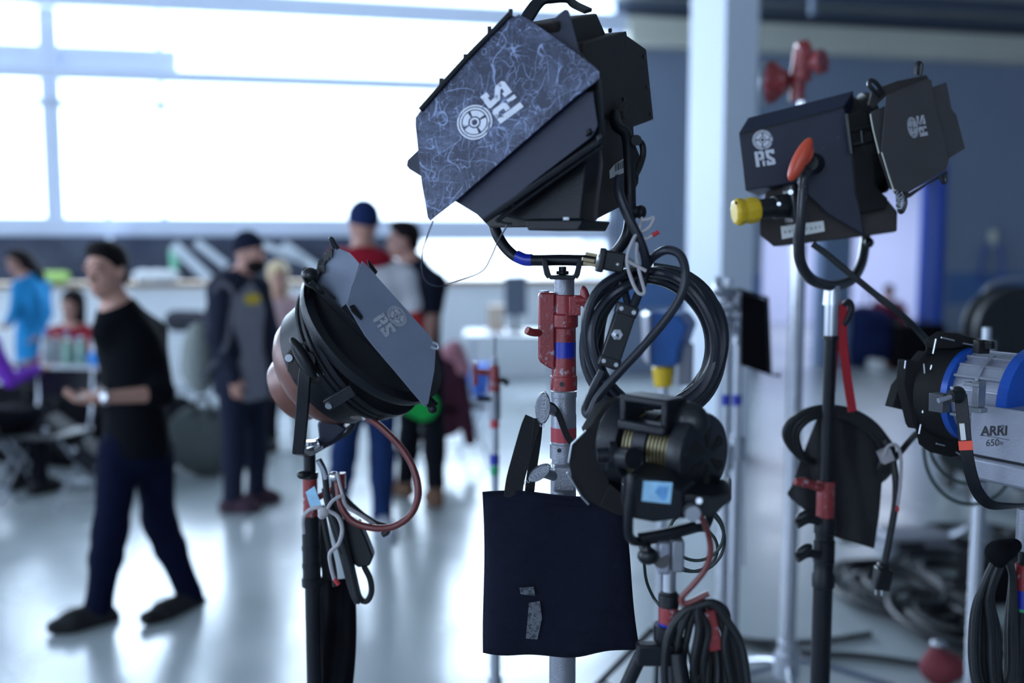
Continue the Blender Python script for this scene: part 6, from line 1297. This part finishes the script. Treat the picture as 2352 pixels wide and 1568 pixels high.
# ------------------------------------------------------------------ tables, chairs and bags on the left
TOP = mat('grey white table top', (.55, .56, .60), .35, 0, .05, 4)
def table(name, lab, u0, u1, v, dpt, z=.74, mt=TOP, grp=None):
    a = FL(u0, v, z); b_ = FL(u1, v, z); cx_ = (a.x+b_.x)/2; w = abs(b_.x-a.x); y = a.y
    t = thing(name, lab, 'table', V((cx_, y+dpt/2, 0)), grp); MB().box(V((cx_, y+dpt/2, z-.015)), (w, dpt, .03)).build('table_top', mt, t, .006)
    for sx in (-1, 1):
        for sy in (-1, 1): MB().cyl(V((cx_+sx*(w/2-.08), y+dpt/2+sy*(dpt/2-.07), 0)), V((cx_+sx*(w/2-.1), y+dpt/2+sy*(dpt/2-.1), z-.03)), .014, n=10).build('leg', STEEL, t)
    return t, V((cx_, y, z)), w
t1, tc1, tw1 = table('folding_table', 'grey white folding table covered in bottles behind the walking man', 70, 262, 842, .75)
t2, tc2, tw2 = table('folding_table', 'white folding table with a dark monitor on it, far back behind the middle stand', 1062, 1290, 770, .8)
t3, tc3, tw3 = table('folding_table', 'white folding table along the parapet behind the bearded man', 400, 760, 768, .6)
def bottle(x, y, z, h_, r, mt, cap, lab, grp='bottles and cups on the table'):
    t = thing('water_bottle', lab, 'bottle', V((x, y, z)), grp); MB().lathe(V((x, y, z)), (0, 0, 1), [(0, r*.9), (.005, r), (h_*.62, r), (h_*.8, r*.6), (h_*.88, r*.38), (h_*.95, r*.38)], 16).build('bottle_body', mt, t)
    MB().cyl(V((x, y, z+h_*.93)), V((x, y, z+h_)), r*.42, n=12).build('cap', cap, t); return t
CLR = mat('clear plastic', (.55, .62, .66), .12, 0, .1, 20, transm=.6, spec=.6); GRN = mat('pale green plastic', (.30, .52, .42), .15, 0, .1, 20, transm=.4); BLC = mat('blue cap', (.02, .12, .55), .4); WHC = mat('white cap', (.7, .7, .7), .4)
rnd = random.Random(21)
desc = ['clear water bottle at the left end of the bottle table', 'clear bottle beside the leftmost bottle on the table', 'tall pale green bottle in the left half of the table', 'pale green bottle with white cap near the table middle', 'clear bottle in the middle of the bottle table', 'short pale green bottle behind the middle of the table', 'clear bottle standing right of the green bottles', 'clear bottle with blue cap nearest the walking man']
for i in range(8):
    bottle(tc1.x-tw1*.42+i*tw1*.085, tc1.y+.12+.2*rnd.random(), tc1.z, .20+.08*rnd.random(), .036+.01*rnd.random(), (CLR, CLR, GRN, GRN, CLR, GRN, CLR, CLR)[i], (BLC, WHC)[i % 2], desc[i])
bt = thing('blue_wrapped_pack', 'bright blue and white wrapped pack on the table beside the walking man', 'pack', V((tc1.x+tw1*.36, tc1.y+.18, tc1.z)))
MB().box(V((tc1.x+tw1*.36, tc1.y+.18, tc1.z+.05)), (.30, .2, .10)).build('pack_body', mat('bright blue film', (.02, .25, .70), .3, 0, .2, 10), bt, .02); MB().box(V((tc1.x+tw1*.36, tc1.y+.18, tc1.z+.125)), (.26, .18, .05)).build('white_top', WHITE, bt, .015)
gb_ = thing('green_bag', 'lime green bag on the white parapet ledge near the woman in blue', 'bag', HIT(120, 655, V((0, WY-.2, 0)), WN))
lg = HIT(120, 645, V((0, WY-.2, 0)), WN); lg.z = 1.24; gb_.location = lg; clay('bag_body', [('c', lg+V((-.12, 0, .07)), lg+V((.14, 0, .07)), .065, .065, None, 1, .03)], mat('lime green cloth', (.42, .62, .16), .7), .012, .03, parent=gb_)
for i, (u, w, col, lab) in enumerate(((330, .16, (.7, .7, .68), 'white cloth bundle on the ledge, left of three'), (362, .17, (.72, .72, .72), 'white cloth bundle on the ledge, middle of three'), (392, .14, (.66, .67, .7), 'white cloth bundle on the ledge, right of three'))):
    c = HIT(u, 645, V((0, WY-.2, 0)), WN); c.z = 1.24; t = thing('cloth_bundle', lab, 'cloth bundle', c, 'white bundles on the ledge'); clay('bundle', [('e', c+V((0, 0, .075)), (w*.85, .10, .075), V((1, 0, 0)), V((0, 1, 0)), UP, .03)], mat('white cloth', (.7, .7, .7), .8), .012, .03, parent=t)
gg = HIT(400, 590, V((0, WY-.12, 0)), WN); t = thing('green_bottle', 'green plastic bottle hanging in front of the dark tarpaulin', 'bottle', gg-V((0, 0, .12))); MB().lathe(gg-V((0, 0, .14)), UP, [(0, .05), (.2, .055), (.25, .02), (.29, .02)], 14).build('bottle_body', mat('mint green plastic', (.25, .62, .42), .4), t)
# heaps of black bags under and beside the tables
def softbag(u, v, w, d_, h_, mt, lab, nm='duffel_bag'):
    c = FL(u, v); t = thing(nm, lab, 'bag', V((c.x, c.y+d_/2, 0))); c = V((c.x, c.y+d_/2, 0))
    clay('bag_body', [('c', c+V((-w/2+h_*.42, 0, h_*.42)), c+V((w/2-h_*.42, 0, h_*.42)), h_*.42, h_*.42, V((0, 1, 0)), h_/d_*.9, .04), ('c', c+V((-w*.25, 0, h_*.6)), c+V((w*.25, 0, h_*.6)), h_*.38, h_*.36, V((0, 1, 0)), h_/d_, .05)], mt, .02, .04, parent=t)
    MB().ribbon([c+V((-w*.2, -d_*.3, h_*.8)), c+V((-w*.12, -d_*.2, h_*1.08)), c+V((w*.12, -d_*.2, h_*1.08)), c+V((w*.2, -d_*.3, h_*.8))], .03, .006, V((0, -1, .3)), 5).build('carry_handle', WEB, t)
    return t
softbag(165, 1085, .85, .45, .55, CANVD, 'large black bag on the floor under the bottle table, left of the walking man'); softbag(10, 1075, .7, .45, .62, cloth('black nylon', (.008, .008, .010)), 'black bag at the far left under the table edge')
softbag(335, 1090, .62, .42, .58, cloth('soft black nylon', (.010, .010, .014)), 'black bag between the walking man and the grey green pack'); softbag(462, 1102, .34, .32, .52, cloth('dark grey green cloth', (.06, .07, .07)), 'dark grey green bag on the floor left of the bearded man legs', 'rucksack')
# tilted music-stand like case with silver latches left of the walker
tk = thing('hard_case', 'tilted black hard case with silver latches behind the walking man', 'case', FL(190, 1100)); q0_ = FL(190, 1100)
axk = (V((.80, 0, -.60)), V((0, 1, 0)), V((.60, 0, .80))); kc = P(190, 1030, 6.55)
MB().box(kc, (.62, .26, .12), axk).build('case_body', mat('dark grey case shell', (.012, .013, .017), .7, spec=.1), tk, .02)
for k in (-.22, 0, .2): MB().box(kc+axk[0]*k+V((0, -.135, .02)), (.04, .012, .035), axk).build('latch', CHROME, tk, .004)
# chairs at the left edge, with round seats of grey plastic
chair(FL(20, 1135)+V((-.1, -.05, 0)), math.radians(80), 'black folding chair with silver frame at the left edge', CANVD)
chair(FL(125, 1140)+V((.0, -.05, 0)), math.radians(-100), 'black folding chair with silver legs beside the bottle table', BLKS)
# chair with maroon coat between black t-shirt man and small stand
cx1 = FL(1035, 1075)+V((0, .25, 0)); CHC = chair(cx1, math.radians(-60), 'folding chair carrying a maroon coat behind the small striped stand', CANVD)
co = thing('draped_coat', 'maroon coat hanging over a chair back right of the man in black', 'coat', P(1050, 1020, cx1.y-.1))
yk_ = cx1.y-.12
clay('coat_cloth', [('c', P(1030, 850, yk_), P(1022, 960, yk_), .14, .15, V((0, 1, 0)), 2.2, .04), ('c', P(1055, 880, yk_-.03), P(1080, 1010, yk_-.05), .07, .05, V((0, 1, 0)), 1.6, .04)], cloth('maroon coat cloth', (.055, .018, .030)), .014, .04, parent=co)
pk_ = thing('pink_hood', 'pale pink hooded top folded on the chair with the maroon coat', 'hooded top', P(1045, 850, yk_+.05)); clay('hood_cloth', [('e', P(1040, 812, yk_+.02), (.09, .09, .08), V((1, 0, 0)), V((0, 1, 0)), UP, .03), ('c', P(1045, 800, yk_+.02), P(1060, 845, yk_+.0), .06, .07, None, 1, .03)], cloth('dusty pink cloth', (.45, .20, .24)), .012, .03, parent=pk_)
# monitor, blue tub and boxes on the far table
yM = tc2.y+.35; mo = thing('monitor', 'dark flat monitor on the white table far behind the middle stand', 'monitor', V((P(1183, 725, yM).x, yM, .74)))
MB().prism([P(u, v, yM) for u, v in ((1158, 634), (1210, 632), (1211, 724), (1160, 726))], V((0, .06, 0))).build('screen', mat('dark grey screen', (.07, .09, .13), .3), mo, .008); MB().box(V((P(1184, 730, yM).x, yM+.06, .755)), (.16, .12, .03)).cyl(V((P(1184, 730, yM).x, yM+.06, .76)), V((P(1184, 730, yM).x, yM+.06, .95)), .02).build('monitor_foot', BLKS, mo)
cb = thing('cardboard_box', 'beige cardboard box left of the dark monitor', 'box', V((P(1138, 700, yM).x, yM+.2, .74))); MB().box(V((P(1138, 700, yM).x, yM+.2, .74+.14)), (.17, .2, .28)).build('box_body', mat('beige cardboard', (.5, .40, .32), .8), cb, .004)
yt = tc2.y+.1; tb2 = thing('blue_tub', 'bright blue plastic tub standing in front of the far white table', 'tub', FL(1092, 905)); fb2 = FL(1092, 905); MB().lathe(V((fb2.x, fb2.y, 0)), UP, [(0, .14), (.30, .18), (.31, .20), (.33, .20), (.33, .17)], 24).build('tub_body', mat('blue tub plastic', (.03, .14, .60), .4), tb2)
for i, (u, col, lab) in enumerate(((430, (.05, .05, .06), 'black bag on the white table left of the bearded man'), (690, (.30, .32, .30), 'grey bag on the white table right of the bearded man'))):
    c = P(u, 730, tc3.y+.3); t = thing('small_bag', lab, 'bag', V((c.x, c.y, .74))); clay('bag_body', [('c', V((c.x-.12, c.y, .86)), V((c.x+.12, c.y, .86)), .12, .11, None, 1, .03)], cloth('bag cloth %s' % ('black' if i == 0 else 'grey'), col), .014, .03, parent=t)
